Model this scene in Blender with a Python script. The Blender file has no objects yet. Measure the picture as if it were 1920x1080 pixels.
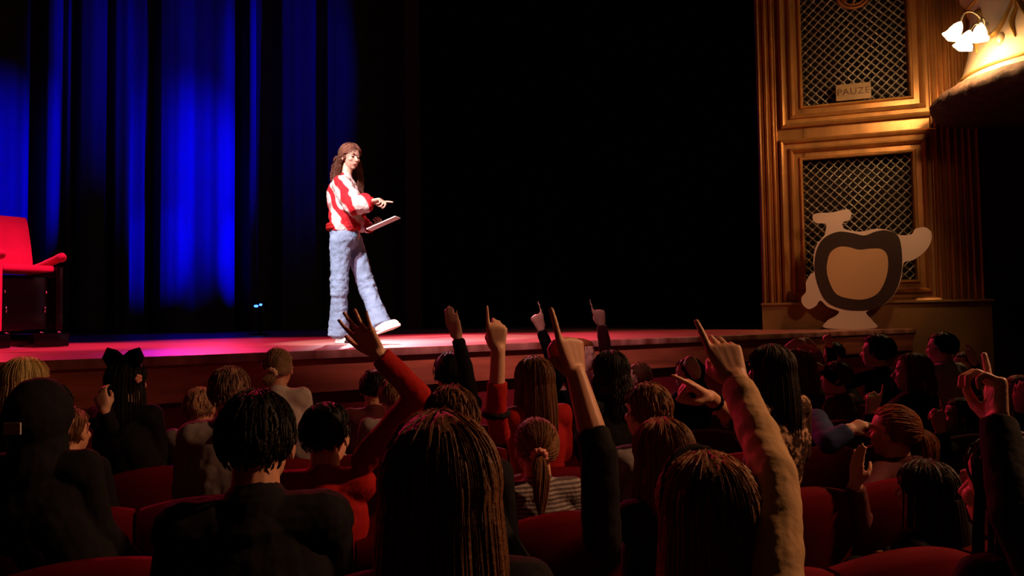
import bpy, bmesh, math, random
import numpy as np
from mathutils import Vector, Matrix
R = random.Random(7)
scene = bpy.context.scene
COL = scene.collection
V = Vector

# ------------------------------------------------------------------ camera
EYE, ZS = 1.45, 1.27            # eye height and stage height above the hall floor
F = 1387.0
PITCH, ROLL = math.atan(60 / F), 0.014
fwd = V((0, math.cos(PITCH), math.sin(PITCH)))
up0 = V((0, -math.sin(PITCH), math.cos(PITCH)))
rt0 = V((1, 0, 0))
UP = up0 * math.cos(ROLL) + rt0 * math.sin(ROLL)
RT = rt0 * math.cos(ROLL) - up0 * math.sin(ROLL)
cam = bpy.data.cameras.new('camera'); cam.sensor_width = 36; cam.lens = 36 * F / 1920
cam.clip_start = 0.05; cam.clip_end = 200
camo = bpy.data.objects.new('camera', cam); COL.objects.link(camo)
camo.matrix_world = Matrix(((RT.x, UP.x, -fwd.x, 0), (RT.y, UP.y, -fwd.y, 0), (RT.z, UP.z, -fwd.z, EYE), (0, 0, 0, 1)))
scene.camera = camo

def ray(px, py): return fwd + RT * ((px - 960) / F) + UP * ((540 - py) / F)
def P(px, py, d):
    r = ray(px, py); r = r * (d / r.y)
    return V((r.x, r.y, r.z + EYE))
def Pz(px, py, z):
    r = ray(px, py); t = (z - EYE) / r.z
    return V((r.x * t, r.y * t, z))

# stage frame: u along the front edge, v into the stage
A36 = math.radians(36)
SU, SV = V((math.cos(A36), math.sin(A36), 0)), V((-math.sin(A36), math.cos(A36), 0))
SO = V((-1.14, 4.94, 0))
def ST(u, v, z=0.0): return SO + SU * u + SV * v + V((0, 0, ZS + z))

# ------------------------------------------------------------------ world, exposure, stage lights
w = bpy.data.worlds.new('world'); scene.world = w; w.use_nodes = True
w.node_tree.nodes['Background'].inputs[0].default_value = (1.0, 0.30, 0.16, 1)
w.node_tree.nodes['Background'].inputs[1].default_value = 0.002
scene.view_settings.view_transform = 'Standard'
scene.view_settings.look = 'None'
scene.view_settings.exposure = 0.0
scene.view_settings.gamma = 1.0
scene.view_settings.use_curve_mapping = False

def spot(name, loc, target, power, col, deg, blend=0.6, size=0.1, sx=1.0, rollv=None):
    l = bpy.data.lights.new(name, 'SPOT'); l.energy = power; l.color = col
    l.spot_size = math.radians(deg); l.spot_blend = blend; l.shadow_soft_size = size
    o = bpy.data.objects.new(name, l); COL.objects.link(o)
    d = (V(target) - V(loc)).normalized()
    o.rotation_euler = d.to_track_quat('-Z', 'Y').to_euler()
    o.location = loc; o.scale = (sx, 1, 1)
    return o
def lamp(name, loc, power, col, size=0.05):
    l = bpy.data.lights.new(name, 'POINT'); l.energy = power; l.color = col; l.shadow_soft_size = size
    o = bpy.data.objects.new(name, l); COL.objects.link(o); o.location = loc
    return o

PD = 6.25                                            # how far away the presenter stands
# follow spot on the presenter, from the balcony at the back of the hall on the left
spot('follow_spot', (-4.5, -4.5, 11.0), P(668, 430, PD), 16500, (1.0, 0.92, 0.88), 9.0, 0.35, 0.12)
spot('front_wash', (-2.0, -2.0, 9.0), ST(1.9, 1.0), 5200, (1.0, 0.42, 0.44), 20, 0.9, 0.3)
# red and violet back light raking over the boards, one lantern right above the seat
spot('seat_wash', ST(-0.6, -2.5, 6.5), ST(-1.8, 3.0), 5000, (1.0, 0.05, 0.16), 20, 0.8, 0.2)
for u0, v0, u1, v1, pw, dg in ((-2.5, 9.0, -2.0, 2.2, 1000, 34), (1.5, 9.5, 0.0, 1.8, 1300, 34), (5.6, 8.0, 2.0, 1.2, 1700, 40), (7.5, 6.0, 4.5, .8, 700, 40)):
    spot('red_back_light', ST(u0, v0, 4.6), ST(u1, v1), pw, (1.0, 0.03, 0.08), dg, 0.8, 0.2)
spot('pale_back_light', ST(4.3, 8.5, 4.6), ST(1.2, .6), 2600, (1.0, .60, .62), 15, 1.0, .2)
spot('violet_back_light', ST(.4, 9.0, 4.6), ST(-.75, .55), 420, (0.05, 0.0, 1.0), 7, 0.8, 0.2)
# unseen warm fill spots added by the balcony and a dim house light behind the camera
spot('wall_fill', (5.6, 4.2, 4.6), (3.5, 9.9, 2.5), 190, (1.0, 0.48, 0.24), 46, 1.0, 0.12)  # added fill, cone aimed at the gilt wall and cutout board
spot('audience_fill', (4.6, 2.6, 4.4), (0.75, 2.3, 1.45), 720, (1.0, 0.43, 0.19), 44, 0.9, 0.12)  # added fill for the raised hands and heads
lamp('house_light', (3.0, -4.0, 6.5), 12, (1.0, 0.50, 0.24), 0.4)

CV = 13.0                                            # curtain line, metres behind the stage front
def curtain_pt(px, py):
    r = ray(px, py); n = SV; t = ((SO + SV * CV).dot(n)) / V((r.x, r.y, 0)).dot(n)
    return V((r.x * t, r.y * t, EYE + r.z * t))
def blue(px, py, hw, hh, strength, side=1):
    """floating spot, added to throw a tall narrow blue beam on the backcloth"""
    t = curtain_pt(px, py)
    s = t - SV * 4.5 + SU * (4.0 * side) + V((0, 0, 0.4))  # added spot floats in front of the cloth, no fixture there
    L = (t - s).length
    depth = t.y
    ry = math.atan(hh * depth / F / L) * 2
    o = spot('blue_beam', s, t, strength * 1.8 * 4 * math.pi ** 2 * L * L / 1.0, (0.0, 0.0, 1.0), math.degrees(ry), 1.0, 0.04, sx=1.0)
    o.scale = (hw / hh, 1, 1)
for a in [(10, 350, 70, 260, 4.0), (96, 290, 24, 190, 3.5), (118, 60, 20, 200, .8), (205, 130, 100, 250, 0.8), (372, 340, 95, 240, 6.5),
          (315, 470, 40, 110, 3.0), (428, 480, 30, 100, 6.0), (345, 130, 110, 300, 0.7), (470, 150, 16, 260, 2.8), (570, 130, 110, 400, .6),
          (655, 330, 120, 420, 1.1), (425, 150, 14, 260, 1.4)]:
    blue(*a)

# ------------------------------------------------------------------ materials
def mat(name, col, rough=0.6, metal=0.0, spec=0.5, noise=None, bump=None, emit=None, estr=0, sheen=0, coat=0, trans=0):
    m = bpy.data.materials.new(name); m.use_nodes = True
    nt = m.node_tree; b = nt.nodes['Principled BSDF']
    c = (*col, 1)
    b.inputs['Base Color'].default_value = c
    b.inputs['Roughness'].default_value = rough; b.inputs['Metallic'].default_value = metal
    b.inputs['Specular IOR Level'].default_value = spec
    b.inputs['Sheen Weight'].default_value = sheen; b.inputs['Coat Weight'].default_value = coat
    b.inputs['Transmission Weight'].default_value = trans
    if emit: b.inputs['Emission Color'].default_value = (*emit, 1); b.inputs['Emission Strength'].default_value = estr
    tc = nt.nodes.new('ShaderNodeTexCoord')
    if noise:
        sc, amt, stretch = noise
        mp = nt.nodes.new('ShaderNodeMapping'); mp.inputs['Scale'].default_value = stretch
        nt.links.new(tc.outputs['Object'], mp.inputs[0])
        n = nt.nodes.new('ShaderNodeTexNoise'); n.inputs['Scale'].default_value = sc; n.inputs['Detail'].default_value = 5
        nt.links.new(mp.outputs[0], n.inputs['Vector'])
        r = nt.nodes.new('ShaderNodeValToRGB')
        r.color_ramp.elements[0].position = .3; r.color_ramp.elements[1].position = .7
        r.color_ramp.elements[0].color = (*[x * (1 - amt) for x in col], 1)
        r.color_ramp.elements[1].color = (*[min(1, x * (1 + amt)) for x in col], 1)
        nt.links.new(n.outputs[0], r.inputs[0]); nt.links.new(r.outputs[0], b.inputs['Base Color'])
    if bump:
        n = nt.nodes.new('ShaderNodeTexNoise'); n.inputs['Scale'].default_value = bump[0]; n.inputs['Detail'].default_value = 4
        nt.links.new(tc.outputs['Object'], n.inputs['Vector'])
        bp = nt.nodes.new('ShaderNodeBump'); bp.inputs['Strength'].default_value = bump[1]; bp.inputs['Distance'].default_value = 0.01
        nt.links.new(n.outputs[0], bp.inputs['Height']); nt.links.new(bp.outputs[0], b.inputs['Normal'])
    return m
def hairmat(name, col):
    return mat(name, col, rough=.55, spec=.25, noise=(14, .55, (1, 1, .15)), bump=(90, .5))

M = dict(
    curtain=mat('backcloth velvet', (.06, .06, .07), .95, spec=.0, noise=(3, .12, (1, 1, .2))),
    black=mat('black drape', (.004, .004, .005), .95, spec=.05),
    fascia=mat('stage fascia wood', (.42, .12, .06), .5, noise=(2, .3, (1, 1, 8))),
    redcloth=mat('dark red cloth', (.16, .012, .02), .9, spec=.1),
    carpet=mat('hall carpet', (.05, .012, .012), .95, spec=.1, noise=(20, .3, (1, 1, 1))),
    gold=mat('gilded plaster', (.54, .25, .08), .34, metal=.45, noise=(5, .25, (1, 1, .3)), bump=(14, .15)),
    golddull=mat('bronze painted plinth', (.34, .17, .06), .6, metal=.1, noise=(3, .25, (1, 1, 1))),
    wire=mat('lattice metal', (.55, .46, .38), .4, metal=.5),
    void=mat('dark backing', (.012, .006, .005), .9),
    plaque=mat('plaque board', (.40, .24, .12), .6, noise=(6, .15, (1, 1, 1))),
    plaqueink=mat('plaque letters', (.16, .07, .04), .6),
    emblem=mat('copper emblem', (.50, .20, .07), .4, metal=.4),
    cream=mat('cream plaster', (.72, .52, .36), .55, noise=(2.5, .12, (1, 1, 1)), bump=(6, .2)),
    ochre=mat('gilt ribbon', (.62, .36, .09), .45, metal=.25, noise=(4, .3, (1, 1, 1))),
    darkrim=mat('dark fringe', (.10, .05, .035), .8, noise=(18, .5, (1, 1, .5)), bump=(25, .8)),
    glass=mat('frosted shade', (1, .86, .62), .5, emit=(1.0, .80, .48), estr=3.0),
    brass=mat('pale brass', (.80, .62, .38), .35, metal=.4),
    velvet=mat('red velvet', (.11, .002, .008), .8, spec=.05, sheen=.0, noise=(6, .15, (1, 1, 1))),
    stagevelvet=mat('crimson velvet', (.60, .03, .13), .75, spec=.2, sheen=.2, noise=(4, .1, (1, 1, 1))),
    gloss=mat('black lacquer', (.004, .004, .004), .16, spec=.25),
    steel=mat('polished steel', (.6, .6, .6), .2, metal=1),
    board=mat('pale card', (.92, .68, .60), .7),
    cardbrown=mat('dark brown card', (.035, .010, .008), .7),
    cardtan=mat('tan card', (.78, .44, .24), .7),
    skin=mat('skin', (.62, .33, .22), .5, noise=(9, .12, (1, 1, 1))),
    skinpale=mat('pale skin', (.72, .44, .33), .5, noise=(9, .08, (1, 1, 1))),
    lips=mat('lips', (.45, .10, .10), .5),
    jeans=mat('washed denim', (.22, .31, .47), .85, spec=.2, noise=(7, .22, (1, 1, .6)), bump=(26, .6)),
    white=mat('white canvas', (.8, .8, .78), .6),
    dark=mat('black cloth', (.010, .010, .013), .9, spec=.15, bump=(18, .4)),
    navy=mat('blue cloth', (.02, .04, .16), .85, bump=(18, .4)),
    red=mat('red knit', (.36, .012, .012), .85, spec=.15, bump=(22, .5)),
    maroon=mat('maroon cloth', (.10, .012, .02), .85, bump=(18, .4)),
    beige=mat('beige jersey', (.55, .37, .20), .85, spec=.2, noise=(8, .1, (1, 1, 1)), bump=(16, .5)),
    grey=mat('grey jersey', (.22, .20, .22), .9, bump=(18, .4)),
    lightgrey=mat('pale cotton', (.50, .48, .48), .9, bump=(18, .4)),
    green=mat('dark green cloth', (.03, .08, .06), .9, bump=(18, .4)),
    pink=mat('pink velvet band', (.85, .38, .32), .8, bump=(40, .6)),
    creamband=mat('cream band', (.75, .55, .45), .8, bump=(40, .6)),
    blueled=mat('blue lens', (.05, .08, 1), .3, emit=(.03, .12, 1), estr=7),
)
def wood_floor():
    m = bpy.data.materials.new('stage boards'); m.use_nodes = True
    nt = m.node_tree; b = nt.nodes['Principled BSDF']
    tc = nt.nodes.new('ShaderNodeTexCoord'); mp = nt.nodes.new('ShaderNodeMapping')
    mp.inputs['Rotation'].default_value = (0, 0, -A36); mp.inputs['Scale'].default_value = (.35, 7, 1)
    nt.links.new(tc.outputs['Object'], mp.inputs[0])
    n = nt.nodes.new('ShaderNodeTexNoise'); n.inputs['Scale'].default_value = 1.6; n.inputs['Detail'].default_value = 6
    nt.links.new(mp.outputs[0], n.inputs['Vector'])
    r = nt.nodes.new('ShaderNodeValToRGB'); e = r.color_ramp.elements
    e[0].position = .35; e[0].color = (.22, .06, .045, 1); e[1].position = .7; e[1].color = (.62, .30, .25, 1)
    nt.links.new(n.outputs[0], r.inputs[0]); nt.links.new(r.outputs[0], b.inputs['Base Color'])
    rr = nt.nodes.new('ShaderNodeMapRange'); rr.inputs['To Min'].default_value = .28; rr.inputs['To Max'].default_value = .5
    nt.links.new(n.outputs[0], rr.inputs[0]); nt.links.new(rr.outputs[0], b.inputs['Roughness'])
    bp = nt.nodes.new('ShaderNodeBump'); bp.inputs['Strength'].default_value = .25; bp.inputs['Distance'].default_value = .01
    nt.links.new(n.outputs[0], bp.inputs['Height']); nt.links.new(bp.outputs[0], b.inputs['Normal'])
    return m
M['boards'] = wood_floor()
def band_mat(name, c1, c2, scale, distort, rot=(0, 0, 0), width=.5, kind='WAVE', soft=.04):
    m = bpy.data.materials.new(name); m.use_nodes = True
    nt = m.node_tree; b = nt.nodes['Principled BSDF']; b.inputs['Roughness'].default_value = .85
    b.inputs['Specular IOR Level'].default_value = .15
    tc = nt.nodes.new('ShaderNodeTexCoord'); mp = nt.nodes.new('ShaderNodeMapping'); mp.inputs['Rotation'].default_value = rot
    nt.links.new(tc.outputs['Object'], mp.inputs[0])
    if kind == 'WAVE':
        n = nt.nodes.new('ShaderNodeTexWave'); n.inputs['Distortion'].default_value = distort; n.inputs['Detail Scale'].default_value = 2
        n.inputs['Scale'].default_value = scale; out = n.outputs[1]
    else:
        n = nt.nodes.new('ShaderNodeTexNoise'); n.inputs['Scale'].default_value = scale; out = n.outputs[0]
    nt.links.new(mp.outputs[0], n.inputs['Vector'])
    r = nt.nodes.new('ShaderNodeValToRGB'); e = r.color_ramp.elements
    e[0].position = width - soft; e[0].color = (*c1, 1); e[1].position = width + soft; e[1].color = (*c2, 1)
    nt.links.new(out, r.inputs[0]); nt.links.new(r.outputs[0], b.inputs['Base Color'])
    n2 = nt.nodes.new('ShaderNodeTexNoise'); n2.inputs['Scale'].default_value = 60
    nt.links.new(tc.outputs['Object'], n2.inputs['Vector'])
    bp = nt.nodes.new('ShaderNodeBump'); bp.inputs['Strength'].default_value = .5; bp.inputs['Distance'].default_value = .01
    nt.links.new(n2.outputs[0], bp.inputs['Height']); nt.links.new(bp.outputs[0], b.inputs['Normal'])
    return m
M['cardigan'] = band_mat('red and white patterned knit', (.55, .02, .03), (.90, .70, .68), 2.5, 4.5, (.3, .5, .2), .48, soft=.13)
M['leopard'] = band_mat('brown and cream spotted cloth', (.05, .025, .015), (.45, .28, .18), 30, 0, width=.56, kind='NOISE')
M['stripe'] = band_mat('grey striped cloth', (.30, .28, .30), (.10, .08, .09), 22, 0, (0, 1.57, 0), .5)
HAIR = {k: hairmat('hair ' + k, c) for k, c in dict(
    blond=(.85, .56, .25), brown=(.13, .055, .022), dark=(.016, .010, .008), auburn=(.24, .075, .022), black=(.005, .004, .004),
    light=(.33, .21, .13), grey=(.16, .09, .065), chestnut=(.19, .085, .035), umber=(.18, .072, .045)).items()}

# ------------------------------------------------------------------ mesh helpers
class MB:
    def __init__(s): s.v = []; s.f = []; s.n = 0
    def add(s, vs, fs):
        o = s.n; s.v.extend([tuple(x) for x in vs]); s.f.extend([tuple(i + o for i in f) for f in fs]); s.n += len(vs); return s
    def box(s, c, h, ax=None, bev=0):
        ax = ax or (V((1, 0, 0)), V((0, 1, 0)), V((0, 0, 1))); c = V(c)
        if bev:
            b = min(bev, min(h) * .9); pts = []
            sg = [(-1, -1, -1), (1, -1, -1), (1, 1, -1), (-1, 1, -1), (-1, -1, 1), (1, -1, 1), (1, 1, 1), (-1, 1, 1)]
            bm = bmesh.new(); vs = [bm.verts.new((a * h[0], e * h[1], g * h[2])) for a, e, g in sg]
            for q in [(0, 3, 2, 1), (4, 5, 6, 7), (0, 1, 5, 4), (1, 2, 6, 5), (2, 3, 7, 6), (3, 0, 4, 7)]: bm.faces.new([vs[i] for i in q])
            bmesh.ops.bevel(bm, geom=bm.edges[:], offset=b, segments=3, profile=.6, affect='EDGES')
            bm.verts.index_update()
            s.add([c + ax[0] * v.co.x + ax[1] * v.co.y + ax[2] * v.co.z for v in bm.verts], [[v.index for v in f.verts] for f in bm.faces]); bm.free()
            return s
        vs = [c + ax[0] * (a * h[0]) + ax[1] * (e * h[1]) + ax[2] * (g * h[2]) for g in (-1, 1) for a, e in ((-1, -1), (1, -1), (1, 1), (-1, 1))]
        return s.add(vs, [(3, 2, 1, 0), (4, 5, 6, 7), (0, 1, 5, 4), (1, 2, 6, 5), (2, 3, 7, 6), (3, 0, 4, 7)])
    def tube(s, pts, rad, n=8, flat=1.0, side=None, caps=True):
        pts = [V(p) for p in pts]; m = len(pts)
        rad = rad if hasattr(rad, '__len__') else [rad] * m
        vs = []; prev = None
        for i, p in enumerate(pts):
            t = (pts[min(i + 1, m - 1)] - pts[max(i - 1, 0)])
            t = t.normalized() if t.length > 1e-9 else V((0, 0, 1))
            if prev is None:
                a = side or (V((0, 0, 1)) if abs(t.z) < .9 else V((1, 0, 0)))
                x = (a - t * a.dot(t)).normalized()
            else:
                x = prev - t * prev.dot(t)
                x = x.normalized() if x.length > 1e-6 else prev
            prev = x; y = t.cross(x)
            for k in range(n):
                a = 2 * math.pi * k / n
                vs.append(p + x * (math.cos(a) * rad[i]) + y * (math.sin(a) * rad[i] * flat))
        fs = [(i * n + k, i * n + (k + 1) % n, (i + 1) * n + (k + 1) % n, (i + 1) * n + k) for i in range(m - 1) for k in range(n)]
        if caps: fs += [tuple(range(n))[::-1], tuple((m - 1) * n + k for k in range(n))]
        return s.add(vs, fs)
    def cap(s, a, b, ra, rb, n=14, flata=False, flatb=False):
        """tapered limb section with rounded ends"""
        a, b = V(a), V(b); d = (b - a); L = d.length; d = d / L if L > 1e-6 else V((0, 0, 1))
        pts, rr = [], []
        for q in (() if flata else (80, 55, 30, 12)):
            t = math.radians(q); pts.append(a - d * (ra * math.sin(t))); rr.append(ra * math.cos(t))
        pts.append(a); rr.append(ra)
        pts.append(b); rr.append(rb)
        for q in (() if flatb else (12, 30, 55, 80)):
            t = math.radians(q); pts.append(b + d * (rb * math.sin(t))); rr.append(rb * math.cos(t))
        return s.tube_dir(pts, rr, d, n)
    def tube_dir(s, pts, rr, d, n):
        a = V((0, 0, 1)) if abs(d.z) < .9 else V((1, 0, 0))
        x = (a - d * a.dot(d)).normalized(); y = d.cross(x); m = len(pts)
        vs = [p + x * (math.cos(2 * math.pi * k / n) * r) + y * (math.sin(2 * math.pi * k / n) * r) for p, r in zip(pts, rr) for k in range(n)]
        fs = [(i * n + k, i * n + (k + 1) % n, (i + 1) * n + (k + 1) % n, (i + 1) * n + k) for i in range(m - 1) for k in range(n)]
        fs += [tuple(range(n))[::-1], tuple((m - 1) * n + k for k in range(n))]
        return s.add(vs, fs)
    def ell(s, c, r, ax=None, n=18, m=12):
        ax = ax or (V((1, 0, 0)), V((0, 1, 0)), V((0, 0, 1))); c = V(c); vs = [c - ax[2] * r[2]]
        for i in range(1, m):
            t = -math.pi / 2 + math.pi * i / m
            for k in range(n):
                a = 2 * math.pi * k / n
                vs.append(c + ax[0] * (r[0] * math.cos(t) * math.cos(a)) + ax[1] * (r[1] * math.cos(t) * math.sin(a)) + ax[2] * (r[2] * math.sin(t)))
        vs.append(c + ax[2] * r[2]); top = len(vs) - 1
        fs = [(0, 1 + (k + 1) % n, 1 + k) for k in range(n)]
        fs += [(1 + i * n + k, 1 + i * n + (k + 1) % n, 1 + (i + 1) * n + (k + 1) % n, 1 + (i + 1) * n + k) for i in range(m - 2) for k in range(n)]
        fs += [(1 + (m - 2) * n + k, 1 + (m - 2) * n + (k + 1) % n, top) for k in range(n)]
        return s.add(vs, fs)
    def lathe(s, prof, c, n=48, a0=0, a1=2 * math.pi):
        full = abs(a1 - a0 - 2 * math.pi) < 1e-6; k_ = n if full else n + 1
        vs = [(c[0] + r * math.cos(a0 + (a1 - a0) * k / n), c[1] + r * math.sin(a0 + (a1 - a0) * k / n), c[2] + z) for r, z in prof for k in range(k_)]
        fs = [(i * k_ + k, i * k_ + (k + 1) % k_, (i + 1) * k_ + (k + 1) % k_, (i + 1) * k_ + k) for i in range(len(prof) - 1) for k in range(k_ if full else n)]
        return s.add(vs, fs)
    def prism(s, poly, o, ax, ay, an, t):
        """2-D outline laid on the plane (o, ax, ay), thickness t along an"""
        n = len(poly)
        vs = [o + ax * x + ay * y for x, y in poly] + [o + ax * x + ay * y + an * t for x, y in poly]
        return s.add(vs, [tuple(range(n))[::-1], tuple(range(n, 2 * n))] + [(i, (i + 1) % n, n + (i + 1) % n, n + i) for i in range(n)])
    def build(s, name, m, parent=None, smooth=True, auto=None):
        o0 = parent.get('_w') if parent else None
        off = V(o0) if o0 is not None else V((0, 0, 0))
        me = bpy.data.meshes.new(name)
        me.from_pydata([(x - off.x, y - off.y, z - off.z) for x, y, z in s.v], [], s.f)
        me.materials.append(m)
        o = bpy.data.objects.new(name, me); COL.objects.link(o)
        o['_w'] = tuple(off)
        if parent: o.parent = parent
        if smooth:
            me.polygons.foreach_set('use_smooth', [True] * len(me.polygons))
            if auto: me.set_sharp_from_angle(angle=math.radians(auto))
        return o
    def skin(s, name, m, parent, voxel, smooth=3, disp=None):
        """melt the overlapping sections into one continuous surface"""
        o = s.build(name, m, parent, smooth=False)
        r = o.modifiers.new('r', 'REMESH'); r.mode = 'VOXEL'; r.voxel_size = voxel; r.use_smooth_shade = True
        sm = o.modifiers.new('s', 'SMOOTH'); sm.iterations = smooth; sm.factor = .5
        if disp:
            tx = bpy.data.textures.new('folds', 'CLOUDS'); tx.noise_scale = disp[0]
            d = o.modifiers.new('d', 'DISPLACE'); d.texture = tx; d.strength = disp[1]; d.mid_level = .5
        dg = bpy.context.evaluated_depsgraph_get()
        me = bpy.data.meshes.new_from_object(o.evaluated_get(dg))
        o.modifiers.clear(); old = o.data; o.data = me; bpy.data.meshes.remove(old)
        me.polygons.foreach_set('use_smooth', [True] * len(me.polygons))
        return o

def tag(o, label=None, cat=None, group=None, kind=None):
    if label: o['label'] = label
    if cat: o['category'] = cat
    if group: o['group'] = group
    if kind: o['kind'] = kind
    return o
def root(name, loc, label, cat, group=None):
    o = bpy.data.objects.new(name, None); COL.objects.link(o); o.location = loc; o['_w'] = tuple(loc)
    o.empty_display_size = .05
    return tag(o, label, cat, group)
def copy_thing(r0, loc, rz, label, group=None):
    r = r0.copy(); COL.objects.link(r); r.location = loc; r.rotation_euler = (0, 0, rz); tag(r, label, None, group)
    for ch in list(r0.children):
        c = ch.copy(); COL.objects.link(c); c.parent = r
        for g in ch.children:
            d = g.copy(); COL.objects.link(d); d.parent = c
    return r

# ------------------------------------------------------------------ the setting
# hall floor
tag(MB().box((0, 4, -.1), (14, 16, .1)).build('floor', M['carpet'], smooth=False), kind='structure')
# stage: floor slab, fascia board, cloth below it
US, UE = -9.0, 7.2
s_ = MB()
c = (ST(US, 0) + ST(UE, 16)) / 2
s_.box(((ST((US + 9) / 2, 8)) - V((0, 0, .03))), ((9 - US) / 2, 8.0, .03), (SU, SV, V((0, 0, 1))), bev=.012)
tag(s_.build('floor_stage', M['boards'], auto=30), kind='structure')
s_ = MB().box(ST(0, .06, -.17), (9, .03, .11), (SU, SV, V((0, 0, 1))), bev=.008)
tag(s_.build('trim_1', M['fascia'], auto=30), kind='structure')
s_ = MB().box(ST(0, .12, -.28 - (ZS - .28) / 2), (9, .03, (ZS - .28) / 2), (SU, SV, V((0, 0, 1))))
tag(s_.build('wall_stage_front', M['redcloth'], smooth=False), kind='structure')

# backcloth with deep folds
def cloth(name, pts, z0, z1, m, label, cat, amp, wl, seed, folds=None):
    rr = random.Random(seed); ph = [rr.uniform(0, 6.28) for _ in range(5)]
    prof = []
    L = 0
    for i in range(len(pts) - 1):
        a, b = V(pts[i]), V(pts[i + 1]); d = (b - a); n = max(2, int(d.length / .035)); nn = V((d.y, -d.x, 0)).normalized()
        for k in range(n):
            t = L + d.length * k / n
            g = math.sin(t * 6.28 / wl + ph[0] + 1.2 * math.sin(t * .9 + ph[1])) + .45 * math.sin(t * 6.28 / wl * 2.3 + ph[2]) + .25 * math.sin(t * 6.28 / wl * 4.1 + ph[3])
            if folds: g = .12 * g + float(np.interp(t, folds[0], folds[1])) / amp
            else: g += 1.1 * math.sin(t * 6.28 / (wl * 3.1) + ph[4]) + .7 * math.sin(t * 6.28 / (wl * 1.73) + ph[1])
            prof.append((a + d * (k / n), nn, g * amp))
        L += d.length
    zs = [z0 + (z1 - z0) * j / 10 for j in range(11)]
    vs = []
    for j, z in enumerate(zs):
        q = 1.12 - .3 * j / 10
        for (p, nn, g) in prof:
            r = p + nn * (g * q); vs.append((r.x, r.y, z))
    n = len(prof)
    back = [(x - nn.x * .02, y - nn.y * .02, z) for (x, y, z), (p, nn, g) in zip(vs, prof * 11)]
    fs = [(j * n + i, j * n + i + 1, (j + 1) * n + i + 1, (j + 1) * n + i) for j in range(10) for i in range(n - 1)]
    N = len(vs); fs += [tuple(N + k for k in f[::-1]) for f in fs]
    mb = MB(); mb.add(vs + back, fs)
    return tag(mb.build(name, m), label, cat)
fold_px = [(-400, 0), (-200, -.3), (-100, 0), (46, .05), (58, -.55), (76, -.5), (84, 0), (98, .06), (108, .0), (118, -.25), (126, -.12), (136, -.3), (150, -.02), (172, .06), (193, .0), (204, -.3),
           (216, -.04), (240, .02), (250, -.35), (275, -.28), (290, -.4), (301, -.02), (330, .07), (352, .03), (366, -.03), (385, .04), (415, .10), (440, .04), (447, -.6), (461, -.6), (466, 0), (479, .03),
           (486, -.5), (520, -.45), (532, -.08), (560, -.0), (592, -.02), (600, -.4), (612, -.35), (618, -.05), (650, .02), (690, -.02), (702, -.35), (740, -.3), (760, 0), (800, -.3)]
fold_t = [((curtain_pt(x, 400) - ST(-13, CV)).dot(SU), d) for x, d in fold_px]
ft_ = []
for i in range(len(fold_t) - 1):            # round the folds off
    (x0, d0), (x1, d1) = fold_t[i], fold_t[i + 1]
    for k in range(8):
        q = k / 8; ft_.append((x0 + (x1 - x0) * q, d0 + (d1 - d0) * (q * q * (3 - 2 * q))))
FOLDS = ([a for a, b in ft_], [b for a, b in ft_])
cloth('stage_curtain', [ST(-13, CV), ST(7.4, CV)], ZS + .02, ZS + 11, M['curtain'],
      'tall pleated velvet backcloth lit in deep blue beams behind the presenter', 'curtain', .17, .85, 3, FOLDS)
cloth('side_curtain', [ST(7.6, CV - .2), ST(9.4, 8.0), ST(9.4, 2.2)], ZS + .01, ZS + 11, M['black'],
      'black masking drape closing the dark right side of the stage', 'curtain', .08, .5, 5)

# splayed wall beside the stage
W0 = V((.340 * 10.3, 10.3, 0)); a18 = math.radians(18)
WX = V((math.cos(a18), -math.sin(a18), 0)); WN = V((-math.sin(a18), -math.cos(a18), 0)); WZ = V((0, 0, 1))
def wall_sz(px, py, off=0.0):
    r = ray(px, py); o = V((0, 0, EYE)); w0 = W0 + WN * off
    t = (w0 - o).dot(WN) / r.dot(WN); p = o + r * t
    return (p - w0).dot(WX), p.z
def wp(s, z, off=0.0): return W0 + WX * s + WN * off + V((0, 0, z))
sA = wall_sz(1425, 300)[0]; sB = wall_sz(1748, 300)[0]
TOP = 7.2
def plan(mb, prof, z0, z1):
    """vertical run of moulding: profile of (s, off)"""
    n = len(prof)
    vs = [wp(s, z0, o) for s, o in prof] + [wp(s, z1, o) for s, o in prof]
    mb.add(vs, [(i, i + 1, n + i + 1, n + i) for i in range(n - 1)] + [tuple(range(n, 2 * n))])
def ridges(s0, s1, widths, base, seed=0):
    """row of half-round and flat mouldings across s0..s1"""
    tot = sum(w for w, h in widths); pr = []; s = s0
    for w_, h in widths:
        w_ = w_ * (s1 - s0) / tot
        for k in range(7):
            a = math.pi * k / 6
            pr.append((s + w_ / 2 - math.cos(a) * w_ / 2 * .96, base + h * math.sin(a)))
        s += w_
    return pr
zb = wall_sz(1600, 568)[1]            # top of the plinth
# panel openings
uL, uR = wall_sz(1503, 100)[0], wall_sz(1703, 100)[0]
uB = (wall_sz(1503, 197)[1] + wall_sz(1705, 182)[1]) / 2
lT = (wall_sz(1508, 300)[1] + wall_sz(1712, 288)[1]) / 2
lL, lR = wall_sz(1508, 400)[0], wall_sz(1714, 400)[0]
lB = wall_sz(1600, 527)[1]
uT = TOP - .6
mb = MB()
def slab(s0, s1, z0, z1, o0=-.35, o1=0.0):
    c = (wp(s0, z0, o0) + wp(s1, z1, o1)) / 2
    mb.box(c, ((s1 - s0) / 2, (o1 - o0) / 2, (z1 - z0) / 2), (WX, WN, WZ))
slab(sA, lL, 0, lT); slab(lR, sB, 0, lT); slab(lL, lR, 0, lB); slab(lL, lR, lT, uB); slab(sA, uL, lT, TOP); slab(uR, sB, lT, TOP); slab(uL, uR, uT, TOP)
tag(mb.build('wall_right', M['gold'], smooth=False), kind='structure')
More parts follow.
